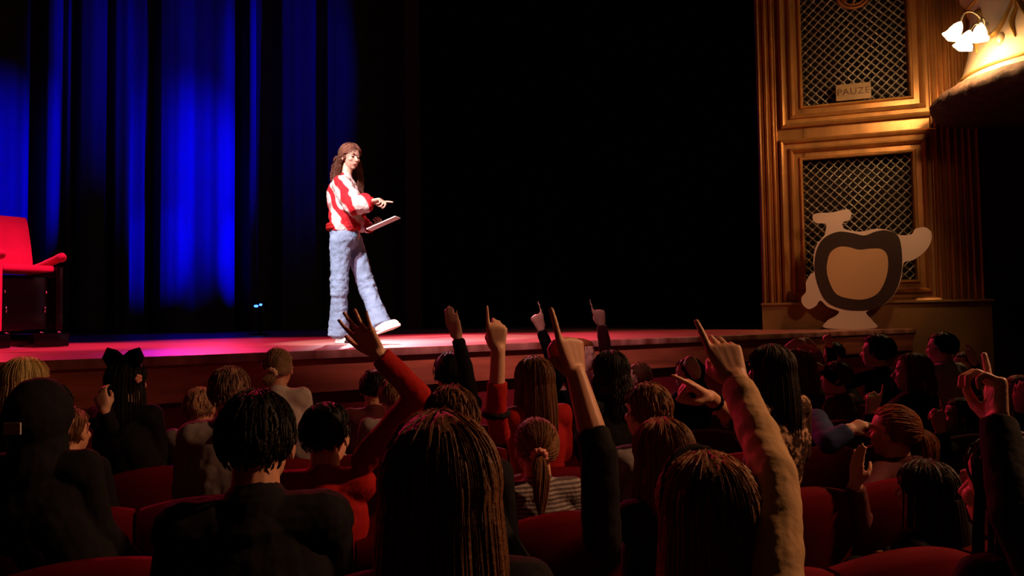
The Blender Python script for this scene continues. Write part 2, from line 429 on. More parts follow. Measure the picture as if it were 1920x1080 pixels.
# fluted jamb on the stage side
mb = MB(); sj = wall_sz(1459, 300)[0]
pr = [(sA - .02, -.3)] + ridges(sA - .02, sj, [(1, .06), (.5, .03), (1.1, .07), (.5, .02), (.9, .05), (.4, .02)], .02) + [(sj, 0)]
plan(mb, pr, zb + .02, TOP)
tag(mb.build('trim_2', M['gold'], auto=40), kind='structure')
# fluted pier on the hall side
mb = MB(); sp = wall_sz(1836, 300)[0]
pr = [(sB - .02, 0)] + ridges(sB - .02, sp, [(.5, .02), (.9, .05), (.3, .01), (.6, .04), (.3, .01), (1, .06), (.3, .01), (.9, .06), (.3, .01), (.8, .06), (.3, .01), (.9, .06), (.4, .02), (.9, .05)], .03) + [(sp, -.35)]
plan(mb, pr, 0, TOP)
tag(mb.build('trim_3', M['gold'], auto=40), kind='structure')
# plinth
mb = MB()
mb.box((wp(sA - .03, 0, 0) + wp(sp + .02, zb, .2)) / 2, ((sp - sA + .05) / 2, .10, zb / 2), (WX, WN, WZ))
mb.box(wp((sA + sp) / 2, zb, .11), ((sp - sA + .09) / 2, .125, .018), (WX, WN, WZ), bev=.012)
tag(mb.build('baseboard_right', M['golddull'], auto=30), kind='structure')
def ring(mb, s0, s1, z0, z1, prof):
    """mitred picture-frame moulding; prof = (outward offset, height)"""
    rows = []
    for o, h in prof:
        rows.append([wp(s0 - o, z0 - o, h), wp(s1 + o, z0 - o, h), wp(s1 + o, z1 + o, h), wp(s0 - o, z1 + o, h)])
    vs = [p for r in rows for p in r]
    mb.add(vs, [(i * 4 + k, i * 4 + (k + 1) % 4, (i + 1) * 4 + (k + 1) % 4, (i + 1) * 4 + k) for i in range(len(rows) - 1) for k in range(4)])
def cyma(steps):
    pr = []
    for o0, o1, h0, h1 in steps:
        for k in range(6):
            a = math.pi / 2 * k / 5
            pr.append((o0 + (o1 - o0) * math.sin(a) if h1 > h0 else o0 + (o1 - o0) * (1 - math.cos(a)), h0 + (h1 - h0) * (1 - math.cos(a) if h1 > h0 else math.sin(a))))
    return pr
profA = [(0, -.16), (0, .01), (.012, .03), (.03, .035), (.045, .015), (.05, -.02), (.11, -.005), (.125, .05), (.15, .075), (.175, .06), (.18, .02), (.235, .03), (.25, .075), (.275, .09), (.30, .07), (.305, 0)]
def lattice_panel(s0, s1, z0, z1, label, emblem=False):
    t = root('lattice_panel', wp((s0 + s1) / 2, z0, 0), label, 'panel', 'gilded lattice panels beside the stage')
    f = MB(); ring(f, s0, s1, z0, z1, profA); f.build('moulded_frame', M['gold'], t, auto=35)
    b = MB(); b.box(wp((s0 + s1) / 2, (z0 + z1) / 2, -.2), ((s1 - s0) / 2 + .02, .01, (z1 - z0) / 2 + .02), (WX, WN, WZ)); b.build('backing', M['void'], t, smooth=False)
    g = MB(); st = .118; dz = st
    def clipseg(a, b):
        (x0, y0), (x1, y1) = a, b; t0, t1 = 0, 1; dx, dy = x1 - x0, y1 - y0
        for p, q in ((-dx, x0 - s0), (dx, s1 - x0), (-dy, y0 - z0), (dy, z1 - y0)):
            if p == 0: continue
            r = q / p
            if p < 0: t0 = max(t0, r)
            else: t1 = min(t1, r)
        return None if t0 >= t1 else ((x0 + dx * t0, y0 + dy * t0), (x0 + dx * t1, y0 + dy * t1))
    H = z1 - z0; W_ = s1 - s0; k = -H
    n = int((W_ + 2 * H) / st) + 2
    for i in range(n):
        for sgn in (1, -1):
            xs = s0 - H + i * st if sgn > 0 else s0 + i * st
            sg = clipseg((xs, z0), (xs + sgn * H, z1))
            if sg:
                (xa, ya), (xb, yb) = sg
                g.tube([wp(xa, ya, -.10 + .004 * sgn), wp(xb, yb, -.10 + .004 * sgn)], .0085, 6)
    # knots at the real crossings
    for i in range(n):
        for k in range(n):
            xs, xf = s0 - H + i * st, s0 + k * st
            x = (xs + xf) / 2; z = z0 + (xf - xs) / 2
            if s0 + .01 < x < s1 - .01 and z0 + .01 < z < z1 - .01:
                g.ell(wp(x, z, -.09), (.016, .012, .016), (WX, WN, WZ), 8, 5)
    g.build('lattice', M['wire'], t)
    if emblem:
        sc, zc = wall_sz(1600, -14, -.05)
        e = MB(); Rr = wall_sz(1632, -14, -.05)[0] - sc
        for q, rr in ((1, .022), (.8, .012)):
            e.tube([wp(sc + math.cos(a) * Rr * q, zc + math.sin(a) * Rr * q, -.05) for a in [2 * math.pi * k / 40 for k in range(41)]], rr, 8)
        e.tube([wp(sc, zc - Rr * .95, -.05), wp(sc, zc + Rr * .95, -.05)], [.01, .035, ][0:1] * 2, 8)
        for a in (.5, 2.64, -.7, 3.84):
            e.tube([wp(sc, zc, -.05), wp(sc + math.cos(a) * Rr * .5, zc + math.sin(a) * Rr * .5, -.035), wp(sc + math.cos(a) * Rr * .8, zc + math.sin(a) * Rr * .8, -.05)], [.02, .03, .008], 8)
        e.ell(wp(sc, zc, -.05), (.05, .03, .06), (WX, WN, WZ))
        e.build('round_emblem', M['emblem'], t)
    return t
lattice_panel(uL, uR, uB, uT, 'upper gilt framed lattice panel with the sign on its sill', True)
lattice_panel(lL, lR, lB, lT, 'lower gilt framed lattice panel behind the pale cutout board')

# sign
(s0, z0), (s1, z1) = wall_sz(1568, 191, .04), wall_sz(1633, 163, .04)
z0 += .035
t = root('pause_sign', wp((s0 + s1) / 2, uB, .03), 'small tan sign with worn capital letters on the upper panel sill', 'sign')
zc = uB + .012 + .11
MB().box(wp((s0 + s1) / 2, zc, .03), ((s1 - s0) / 2, .012, .11), (WX, WN, WZ), bev=.004).build('board', M['plaque'], t, auto=30)
fc = bpy.data.curves.new('letters', 'FONT'); fc.body = 'PAUZE'; fc.size = .125; fc.extrude = .004; fc.align_x = 'CENTER'; fc.align_y = 'CENTER'; fc.space_character = 1.1
fc.materials.append(M['plaqueink'])
ft = bpy.data.objects.new('tmp', fc); COL.objects.link(ft)
fm = bpy.data.meshes.new_from_object(ft.evaluated_get(bpy.context.evaluated_depsgraph_get())); bpy.data.objects.remove(ft)
mw = Matrix((WX, WZ, WN)).transposed().to_4x4(); mw.translation = wp((s0 + s1) / 2, zc, .046) - V(t['_w'])
fm.transform(mw); fo = bpy.data.objects.new('letters', fm); COL.objects.link(fo); fo.parent = t

# hall side wall under the balcony
mb = MB(); pA = wp(sp, 0, -.1)
pB = pA + V((2.2, -.4, 0)); pC = V((7.2, 2.0, 0))
for a, b in ((pA, pB), (pB, pC)):
    d = (b - a); L = d.length; d.normalize(); nn = V((d.y, -d.x, 0))
    mb.box((a + b) / 2 + V((0, 0, 3.5)) - nn * .1 * -1, (L / 2, .08, 3.5), (d, nn, WZ))
tag(mb.build('wall_side', mat('dark wallpaper', (.03, .012, .010), .85), smooth=False), kind='structure')

# ------------------------------------------------------------------ balcony box front
bc = P(2010, 400, 8.5); bz = P(1786, 190, 8.5).z
Rb = (bc - P(1786, 400, 8.5)).length
t = root('balcony', (bc.x, bc.y, bz), 'round bulging cream balcony front with gilt ribbons and dark fringed rim', 'balcony')
k = Rb
prof = [(0.0, -.05), (k * .55, -.10), (k * .80, -.09), (k * .93, -.05), (k * .985, .01), (k * 1.0, .07), (k * .985, .13), (k * .93, .19), (k * .88, .22), (k * .84, .24)]
mb = MB(); n = 96; k_ = n
for i in range(1):
    vs = []
    for j, (r, z) in enumerate(prof):
        for q in range(n):
            a = 2 * math.pi * q / n
            rr = r * (1 + (.012 * math.sin(a * 30) + .008 * math.sin(a * 47 + j)) * (1 if 2 < j < 9 else 0))
            vs.append((bc.x + rr * math.cos(a), bc.y + rr * math.sin(a), bz + z))
    mb.add(vs, [(i_ * n + q, i_ * n + (q + 1) % n, (i_ + 1) * n + (q + 1) % n, (i_ + 1) * n + q) for i_ in range(len(prof) - 1) for q in range(n)])
mb.build('fringed_rim', M['darkrim'], t)
mb = MB()
mb.lathe([(k * .82, .20), (k * .80, .27), (k * .765, .36), (k * .73, .5), (k * .70, .65), (k * .68, .85), (k * .67, 1.02), (k * .67, 1.2), (k * .69, 1.35), (k * .74, 1.42), (k * .74, 1.5), (k * .4, 1.5)], (bc.x, bc.y, bz), 96)
mb.build('bulging_front', M['cream'], t)
# ribbons draped across the front
mb = MB()
def bal(a, z, e=.0):
    zz = [.20, .27, .36, .5, .65, .85, 1.02, 1.2, 1.35, 1.42]; rr = [.82, .80, .765, .73, .70, .68, .67, .67, .69, .74]
    r = float(np.interp(z, zz, rr)) * k + e
    return V((bc.x + r * math.cos(a), bc.y + r * math.sin(a), bz + z))
for a0 in [math.radians(x) for x in (176, 206, 238, 270, 302)]:
    da = math.radians(30)
    mb.tube([bal(a0 + da * t_, 1.08 - .38 * math.sin(math.pi * t_), .01) for t_ in [i / 16 for i in range(17)]], [.018 + .035 * math.sin(math.pi * i / 16) for i in range(17)], 10, .5)
    mb.tube([bal(a0 + .03 * math.sin(i * .9), 1.1 - .065 * i, .012) for i in range(9)], [.05, .045, .04, .03, .035, .04, .035, .02, .008], 8, .5)
for z_ in (1.24, .34):
    mb.tube([bal(2 * math.pi * i / 80, z_, .004) for i in range(81)], .022, 8)
mb.build('gilt_ribbons', M['ochre'], t)

# ------------------------------------------------------------------ wall lamp with three tulip shades
LD = 7.9
base = bal(math.radians(197), .62, .0)
LD = base.y
t = root('wall_lamp', base, 'lit brass bracket lamp with three frosted tulip shades on the balcony front', 'lamp')
mb = MB(); mb.ell(base, (.05, .05, .08)); mb.tube([P(1851, 64, LD), P(1848, 45, LD), P(1840, 40, LD)], [.02, .03, .012], 8)
hub = P(1845, 58, LD - .02)
heads = [((1801, 42), (1785, 68), -.02), ((1818, 58), (1806, 88), -.16), ((1838, 44), (1836, 74), -.1)]
arms = [[hub, P(1838, 34, LD - .05), P(1822, 22, LD - .06), P(1808, 25, LD - .05), P(1801, 42, LD - .02)],
        [hub, P(1836, 46, LD - .12), P(1826, 46, LD - .16), P(1818, 58, LD - .16)],
        [hub, P(1846, 40, LD - .08), P(1841, 34, LD - .1), P(1838, 44, LD - .1)]]
def smoothpts(p, n=5):
    out = []
    for i in range(len(p) - 1):
        p0, p1, p2, p3 = p[max(i - 1, 0)], p[i], p[i + 1], p[min(i + 2, len(p) - 1)]
        for j in range(n):
            s = j / n
            out.append(.5 * ((2 * p1) + (p2 - p0) * s + (2 * p0 - 5 * p1 + 4 * p2 - p3) * s * s + (3 * p1 - p0 - 3 * p2 + p3) * s ** 3))
    return out + [p[-1]]
for a in arms: mb.tube(smoothpts(a), .011, 8)
mb.build('bracket', M['brass'], t)
for (x0, y0), (x1, y1), dd in heads:
    a = P(x0, y0, LD + dd); b = P(x1, y1, LD + dd); d = (b - a); L = d.length; d.normalize()
    x = d.orthogonal().normalized(); y = d.cross(x)
    pr = [(.0, .018), (.12, .035), (.3, .055), (.55, .07), (.8, .078), (.95, .092), (1.0, .10)]
    m2 = MB(); n = 20; vs = []
    for q, r in pr:
        for i in range(n):
            an = 2 * math.pi * i / n; rr = r * (1 + (.10 * math.cos(an * 5) if q > .7 else 0))
            vs.append(a + d * (q * L) + x * (rr * math.cos(an)) + y * (rr * math.sin(an)))
    m2.add(vs, [(j * n + i, j * n + (i + 1) % n, (j + 1) * n + (i + 1) % n, (j + 1) * n + i) for j in range(len(pr) - 1) for i in range(n)] + [tuple(range(n))])
    m2.build('tulip_shade', M['glass'], t)
    lamp('lamp_bulb', a + d * (L * 1.15), 30, (1.0, .60, .25), .06)

# ------------------------------------------------------------------ cutout board beside the stage
so = .42
def spx(pts, off=so):
    out = []
    for x, y in pts: out.append(wall_sz(x, y, off))
    return out
def smooth2(p, n=6):
    q = [V((x, y, 0)) for x, y in p]; N = len(q); out = []
    for i in range(N):
        p0, p1, p2, p3 = q[i - 1], q[i], q[(i + 1) % N], q[(i + 2) % N]
        for j in range(n):
            s = j / n
            r = .5 * ((2 * p1) + (p2 - p0) * s + (2 * p0 - 5 * p1 + 4 * p2 - p3) * s * s + (3 * p1 - p0 - 3 * p2 + p3) * s ** 3)
            out.append((r.x, r.y))
    return out
zfoot = ZS
outl = [(1549, 614), (1551, 600), (1568, 590), (1572, 582), (1552, 574), (1538, 562), (1530, 572), (1516, 578), (1504, 568), (1503, 556), (1511, 545), (1511, 528), (1520, 512), (1526, 508),
        (1525, 485), (1530, 460), (1545, 441), (1548, 430), (1548, 418), (1530, 417), (1523, 406), (1530, 399), (1560, 397), (1588, 391), (1596, 399), (1592, 411), (1580, 416), (1584, 428), (1612, 433),
        (1640, 428), (1665, 430), (1684, 439), (1708, 438), (1716, 428), (1734, 425), (1746, 435), (1745, 452), (1734, 470), (1712, 486), (1694, 492), (1690, 520), (1678, 548), (1660, 568), (1630, 580),
        (1624, 586), (1636, 600), (1639, 614)]
sz = smooth2(spx(outl), 5)
zmin = min(z for s, z in sz); sz = [(s, z + (ZS - zmin)) for s, z in sz]
t = root('cutout_board', wp(1.3, ZS, so), 'pale freestanding cutout board with dark rounded ring and tan centre beside the stage', 'cutout board')
def layer(name, poly, off, th, m):
    mb = MB(); mb.prism(poly, W0 + WN * off, WX, WZ, WN, th); return mb.build(name, m, t, smooth=False)
layer('backing_board', sz, so, .012, M['board'])
ringo = smooth2(spx([(1531, 480), (1538, 458), (1552, 443), (1575, 435), (1600, 438), (1620, 442), (1640, 435), (1660, 433), (1680, 442), (1687, 465), (1688, 500), (1682, 530), (1668, 555), (1645, 572), (1615, 578), (1580, 575), (1552, 562), (1537, 535), (1530, 505)]), 5)
rcx = sum(p[0] for p in ringo) / len(ringo); rcz = sum(p[1] for p in ringo) / len(ringo)
ringo = [(rcx + (s - rcx) * 1.035, rcz + (z - rcz) * 1.035) for s, z in ringo]
layer('dark_ring', [(s, z + (ZS - zmin)) for s, z in ringo], so + .0125, .004, M['cardbrown'])
inn = smooth2(spx([(1551, 490), (1557, 472), (1572, 462), (1590, 462), (1610, 467), (1632, 465), (1652, 466), (1663, 478), (1664, 505), (1656, 532), (1642, 551), (1618, 560), (1590, 558), (1568, 550), (1556, 530), (1550, 508)]), 5)
layer('tan_centre', [(s, z + (ZS - zmin)) for s, z in inn], so + .017, .003, M['cardtan'])
strut = MB(); strut.box(wp(wall_sz(1594, 600, so)[0], ZS + .25, so - .12), (.02, .006, .28), (WX, (WN + WZ * .45).normalized(), (WZ - WN * .45).normalized() * -1)); strut.build('rear_strut', M['board'], t, smooth=False)

# ------------------------------------------------------------------ seats
def audience_seat():
    t = root('theatre_seat', (0, 0, 0), 'x', 'seat')
    w_ = .225
    # curved padded back
    mb = MB(); n = 14; rows = []
    prof = [(-.235, .40, .03), (-.25, .50, .04), (-.27, .62, .045), (-.285, .72, .045), (-.29, .785, .04), (-.292, .81, .022)]
    front, back = [], []
    for y, z, th in prof:
        for i in range(n + 1):
            x = -w_ + 2 * w_ * i / n; q = x / w_
            dome = -.035 * q * q * max(0, (z - .5) / .3); cur = .03 * q * q
            front.append((x, y + cur + th, z + dome))
            back.append((x, y + cur - th, z + dome))
    m_ = n + 1; R_ = len(prof); vs = front + back; N = len(front)
    fs = [(j * m_ + i, j * m_ + i + 1, (j + 1) * m_ + i + 1, (j + 1) * m_ + i) for j in range(R_ - 1) for i in range(n)]
    fs = [f[::-1] for f in fs] + [tuple(N + a for a in f) for f in fs]
    fs += [(i, i + 1, N + i + 1, N + i) for i in range(n)] + [((R_ - 1) * m_ + i, N + (R_ - 1) * m_ + i, N + (R_ - 1) * m_ + i + 1, (R_ - 1) * m_ + i + 1) for i in range(n)]
    fs += [(j * m_, N + j * m_, N + (j + 1) * m_, (j + 1) * m_) for j in range(R_ - 1)] + [(j * m_ + n, (j + 1) * m_ + n, N + (j + 1) * m_ + n, N + j * m_ + n) for j in range(R_ - 1)]
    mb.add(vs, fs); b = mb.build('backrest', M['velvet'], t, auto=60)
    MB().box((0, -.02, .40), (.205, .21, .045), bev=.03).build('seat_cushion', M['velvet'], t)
    MB().box((0, -.10, .2), (.05, .08, .16)).box((0, -.08, .02), (.13, .15, .02), bev=.008).build('pedestal', M['gloss'], t, smooth=False)
    return t
SEAT = audience_seat()
ROWA = math.radians(18); RU = V((math.cos(ROWA), math.sin(ROWA), 0)); RV = V((-math.sin(ROWA), math.cos(ROWA), 0))
ROWS = [1.2, 1.9, 2.6, 3.3, 4.0, 4.7]; PITCHS = .47
taken = {}

# ------------------------------------------------------------------ people
def rot(v, ax, a): return Matrix.Rotation(a, 3, ax) @ v
def hand(mb, W, d, n, side, s, pose, scale=1.0):
    """palm with five bent fingers. d: wrist to knuckles, n: palm faces, side: +1/-1 picks the thumb side"""
    d = d.normalized(); n = (n - d * n.dot(d)).normalized(); t = d.cross(n) * side   # t points to the thumb side
    K = s
    spec = [(.034, .040, .024, .019, .0090), (.011, .044, .027, .020, .0092), (-.011, .041, .025, .019, .0086), (-.032, .032, .019, .017, .0076)]
    curls = pose['f']; spread = pose.get('spread', 0)
    palm = .088 * K
    for off, sc in ((.0225, .985), (0, .98), (-.0215, .93)):      # flesh between the knuckles
        mb.cap(W + t * (off * .6 * K) + d * (.012 * K), W + d * (palm * sc) + t * (off * K), .016 * K, .0118 * K, 10)
    for i, (off, l1, l2, l3, r) in enumerate(spec):
        kn = W + d * (palm * (.97, 1.0, .96, .88)[i]) + t * (off * K)
        mb.cap(W + t * (off * .55 * K) + d * (.012 * K), kn, .0145 * K, .0115 * K, 10)
        mb.cap(W + t * (off * .6 * K) + d * (.03 * K) + n * .005 * K, kn + n * .004 * K, .0135 * K, .0095 * K, 10)
        p = kn; th = 0; sd = spread * (1.5 - i) * .16
        for l, c_, rr in ((l1, curls[i][0], r * 1.05), (l2, curls[i][1], r * .95), (l3, curls[i][2], r * .85)):
            th += c_
            dd = (d * math.cos(th) + n * math.sin(th) + t * sd * math.cos(th)).normalized()
            q = p + dd * (l * K * 1.06); mb.cap(p, q, rr * K, rr * K * .93, 10); p = q
    # thumb from the side of the palm
    tc = pose.get('t', .5)
    a = W + t * (.024 * K) + d * (.018 * K) + n * (.006 * K)
    b = a + (t * (.75 - .5 * tc) + d * .75 + n * (.25 + .5 * tc)).normalized() * (.044 * K)
    c_ = b + (d * .9 + t * (.5 - 1.0 * tc) + n * (.15 + .5 * tc)).normalized() * (.034 * K)
    e = c_ + (d * .85 + t * (.35 - 1.6 * tc) + n * (.1 + .5 * tc)).normalized() * (.026 * K)
    mb.cap(a, b, .0175 * K, .0125 * K, 10); mb.cap(b, c_, .0118 * K, .0105 * K, 10); mb.cap(c_, e, .0102 * K, .0085 * K, 10)
FIST = (1.45, 1.55, .9)
POSES = dict(
    point={'f': [(.05, .06, .04), FIST, FIST, FIST], 't': .9},
    open={'f': [(.12, .15, .1), (.05, .1, .1), (.12, .15, .1), (.2, .2, .1)], 't': 0.1, 'spread': 1.0},
    flat={'f': [(.12, .1, .1)] * 4, 't': .6},
    mitt={'f': [(.25, .25, .2)] * 4, 't': 1.0},
    loose={'f': [(.1, .1, .08), (.8, 1.2, .7), (1.0, 1.3, .8), (1.1, 1.3, .8)], 't': .6},
    stairs={'f': [(.0, .06, .05), (.75, 1.5, .9), (.95, 1.55, .9), (1.15, 1.5, .9)], 't': .8},
    half={'f': [(.10, .10, .05), (.55, 1.5, 1.0), (.65, 1.5, 1.0), (.80, 1.5, 1.0)], 't': .9},
    relax={'f': [(.5, .6, .4), (.6, .7, .4), (.7, .7, .4), (.8, .7, .4)], 't': .5},
    ring={'f': [(.05, .05, .05), (1.0, 1.2, .8), (1.1, 1.2, .8), (1.2, 1.2, .8)], 't': .5},
    hold={'f': [(.9, 1.0, .5), (.9, 1.0, .5), (1.0, 1.0, .5), (1.0, 1.0, .5)], 't': .7},
)
def head_mesh(mb, C, r, f, u, h, face=False):
    ax = (r, f, u)
    mb.ell(C + u * .022 * h - f * .008 * h, (.073 * h, .090 * h, .083 * h), ax, 20, 14)
    mb.ell(C - u * .035 * h + f * .030 * h, (.056 * h, .056 * h, .072 * h), ax, 18, 12)
    mb.ell(C - u * .085 * h + f * .060 * h, (.022 * h, .018 * h, .016 * h), ax, 12, 8)            # chin
    mb.cap(C + u * .004 * h + f * .082 * h, C - u * .026 * h + f * .102 * h, .007 * h, .0105 * h, 8)       # nose
    for q in (-1, 1):
        mb.ell(C + r * (q * .074 * h) - f * .002 * h - u * .012 * h, (.007 * h, .018 * h, .029 * h), ax, 10, 8)   # ear
        mb.ell(C + r * (q * .035 * h) + f * .058 * h - u * .022 * h, (.022 * h, .022 * h, .02 * h), ax, 10, 8)     # cheek
        mb.ell(C + r * (q * .030 * h) + f * .073 * h + u * .024 * h, (.020 * h, .010 * h, .006 * h), ax, 10, 6)    # brow
        if face: mb.ell(C + r * (q * .030 * h) + f * .069 * h + u * .006 * h, (.013 * h, .013 * h, .009 * h), ax, 10, 6)
    mb.ell(C + f * .083 * h - u * .052 * h, (.020 * h, .009 * h, .005 * h), ax, 10, 6)
    mb.ell(C + f * .081 * h - u * .061 * h, (.017 * h, .009 * h, .005 * h), ax, 10, 6)

def hair_mesh(name, m, parent, C, r, f, u, h, style, L, N, seed, tie=None, curl=.0, thick=1.0, shoulder=None, tailw=1.0, yend=.25, puff=0.0):
    rr = random.Random(seed); mb = MB()
    ra, rb, rc = .079 * h * thick, .099 * h * thick, .092 * h * thick; Cc = C + u * .020 * h - f * .010 * h
    # cap following the skull, tucked in over the face
    n, mm = 36, 24; vs = []
    def onface(x, y, z): return y > .35 and z < .52 + .1 * (1 - y)
    for i in range(mm + 1):
        th = -math.pi / 2 + math.pi * i / mm
        for k in range(n):
            a = 2 * math.pi * k / n
            x, y, z = math.cos(th) * math.cos(a), math.cos(th) * math.sin(a), math.sin(th)
            q = 1.0
            if onface(x, y, z) : q = .80
            elif y > .1 and z < .2: q = .9
            if z < -.55: q = min(q, .86 if y > -.1 else .95)
            if style != 'long' and z < -.25: q *= 1 - .16 * (-.25 - z)
            q *= 1 + .02 * math.sin(a * 9 + z * 5) + .012 * math.sin(a * 23 + z * 3)
            vs.append(Cc + r * (x * ra * q) + f * (y * rb * q) + u * (z * rc * q))
    mb.add(vs, [(i * n + k, i * n + (k + 1) % n, (i + 1) * n + (k + 1) % n, (i + 1) * n + k) for i in range(mm) for k in range(n)])
    def surf(x, y, z, e=1.0):
        l = math.sqrt(x * x + y * y + z * z) or 1
        return Cc + r * (x / l * ra * e) + f * (y / l * rb * e) + u * (z / l * rc * e)
    T = tie or (0, -.95, .15)
    for i in range(N):
        # a root anywhere on the scalp
        while True:
            x, y, z = rr.gauss(0, 1), rr.gauss(0, 1), rr.gauss(0, 1); l = math.sqrt(x * x + y * y + z * z); x, y, z = x / l, y / l, z / l
            if z < (-.62 if y < -.2 else -.35) or onface(x, y, z) or (y > .3 and z < .45): continue
            break
        rad = rr.uniform(.0016, .0036) * h
        e0 = rr.uniform(1.0, 1.045)
        if style == 'short':
            pts = []; dx, dy, dz = x, y + .2, z - .6
            for k in range(5):
                s = k / 4 * .45
                pts.append(surf(x + (x - 0) * s * .3 + rr.uniform(-.03, .03), y - s * .3 + (.1 if y > .2 else 0) * s, z - s * .9, e0 + .02 * k / 4))
            mb.tube(pts, [rad * q for q in (.6, 1, 1, .8, .2)], 4, .5)
        elif style in ('tail', 'bun'):
            pts = []; tx, ty, tz = T
            for k in range(8):
                s = (k / 7) ** .9
                pts.append(surf(x * (1 - s) + tx * s, y * (1 - s) + ty * s, z * (1 - s) + tz * s, e0 + .02 * s))
            mb.tube(pts, [rad * q for q in (.5, 1, 1.1, 1.1, 1, .9, .7, .4)], 4, .5)
        else:
            # long hair: along the skull away from the parting, then hanging
            pts = []; az = math.atan2(y, x)
            px_ = 1 if x > 0 else -1
            if y > .0 and abs(x) < .55: az = math.atan2(y * .5, px_ * .8) if y > .2 else az
            z0_ = max(z, .2); steps = 6
            for k in range(steps):
                s = k / (steps - 1); zz = z * (1 - s) + (-.25) * s
                cr = math.sqrt(max(0, 1 - zz * zz)); x0 = x * (1 - s) + math.cos(az) * s; y0 = y * (1 - s) + min(math.sin(az), yend) * s
                l2 = math.sqrt(x0 * x0 + y0 * y0) or 1
                pts.append(surf(x0 / l2 * cr, y0 / l2 * cr, zz, e0 + .03 * s))
            p = pts[-1]; out = (p - Cc); out = out - u * out.dot(u); out = out.normalized()
            ln = L * rr.uniform(.75, 1.05); ph = rr.uniform(0, 1.2) + az * 4; K = 9 if not curl else 16
            back = max(0, -out.dot(f))
            cl = rr.uniform(.55, 1)
            for k in range(1, K + 1):
                s = k / K
                q = p - V((0, 0, 1)) * (ln * s) + out * (.012 * h * math.sin(s * 2.4) * cl + .03 * L * s * back)
                q = q + out * (puff * math.sin(s * 2.2) * rr.uniform(.6, 1))
                if curl: q = q + out * (curl * math.sin(ph + s * L * 75)) + r * (curl * math.cos(ph + s * L * 75))
                pts.append(q)
            m2 = len(pts); mb.tube(pts, [rad * (1.15 if k < m2 - 3 else (m2 - k) / 3.2) * (.6 if k == 0 else 1) for k in range(m2)], 4, .55)
    if style == 'tail':
        p0 = surf(*T, 1.06); bd = (p0 - Cc).normalized()
        for i in range(int(N * .55)):
            ph = rr.uniform(0, 6.28); q = math.sqrt(rr.random()) * .02 * h * tailw; ln = L * rr.uniform(.7, 1.05)
            sx, sy = math.cos(ph) * q, math.sin(ph) * q
            pts = []; K = 8
            for k in range(K + 1):
                s = k / K; w_ = .5 + 1.2 * math.sin(math.pi * min(s * 1.1, 1)) * .8
                pts.append(p0 + bd * (.035 * h * math.sin(min(1, s * 2.2) * 1.57)) - V((0, 0, 1)) * (ln * s * s ** .25) + r * (sx * w_ + .006 * math.sin(s * 5 + ph)) + u * (sy * .3) + bd * (sy * w_))
            mb.tube(pts, [.0034 * h * (1 if k < K - 2 else (K + .3 - k) / 3) for k in range(K + 1)], 4, .6)
    if style == 'bun':
        p0 = surf(*T, 1.18)
        for i in range(10):
            ax1 = V((rr.gauss(0, 1), rr.gauss(0, 1), rr.gauss(0, 1))).normalized(); o = ax1.orthogonal(); q = ax1.cross(o).normalized(); o.normalize()
            mb.tube([p0 + (o * math.cos(a) + q * math.sin(a)) * .028 * h for a in [6.283 * j / 12 for j in range(13)]], .010 * h, 6, caps=False)
        mb.ell(p0, (.03 * h,) * 3)
    ob = mb.build(name, m, parent)
    tp = surf(*T, 1.05); return ob, tp, (tp - Cc).normalized()

def band(parent, p, d, r1, r2, m, name='scrunchie', label=None):
    mb = MB(); x = d.orthogonal().normalized(); y = d.cross(x); pts = []; rad = []
    for i in range(29):
        a = 2 * math.pi * i / 28; pts.append(p + x * math.cos(a) * r1 + y * math.sin(a) * r1); rad.append(r2 * (1 + .25 * math.sin(i * 2.3)))
    mb.tube(pts, rad, 8); o = mb.build(name, m, parent)
    if label: o['label'] = label
    return o

def arm_chain(body, cloth, S, E, Wr, ru, rw, sleeve, cloth_r=.010, wrinkle=0, rnd=None):
    """bare arm in the body, sleeve sections in the cloth. sleeve: share of the forearm the sleeve covers (1 = to the wrist)"""
    rnd = rnd or R
    body.cap(S, E, ru, (ru + rw) / 2 * 1.02, 12); re = (ru + rw) / 2 * 1.05
    body.cap(E, E + (Wr - E) * .35, re, re * 1.0, 12); body.cap(E + (Wr - E) * .35, Wr, re, rw, 12)
    if cloth is not None:
        segs = [(S, E, ru, re, 1.0), (E, Wr, re, rw, sleeve)]
        for a, b, r0, r1, fr in segs:
            if fr <= 0: continue
            n = max(2, int((b - a).length * fr / (.02 if wrinkle else .06))); e = a + (b - a) * fr; re_ = r0 + (r1 - r0) * fr
            pts = []; rad = []; d = (b - a).normalized(); x = d.orthogonal().normalized(); y = d.cross(x)
            for k in range(n + 1):
                s = k / n; wv = wrinkle * rnd.uniform(-1, 1) if 0 < k < n else 0
                pts.append(a + (e - a) * s + (x * rnd.uniform(-1, 1) + y * rnd.uniform(-1, 1)) * (wrinkle * .7 if 0 < k < n else 0))
                rad.append(r0 + (re_ - r0) * s + cloth_r + wv)
            for k in range(n):
                cloth.cap(pts[k], pts[k + 1], rad[k], rad[k + 1], 14, flata=False, flatb=(fr < .999 or b is Wr) and k == n - 1)

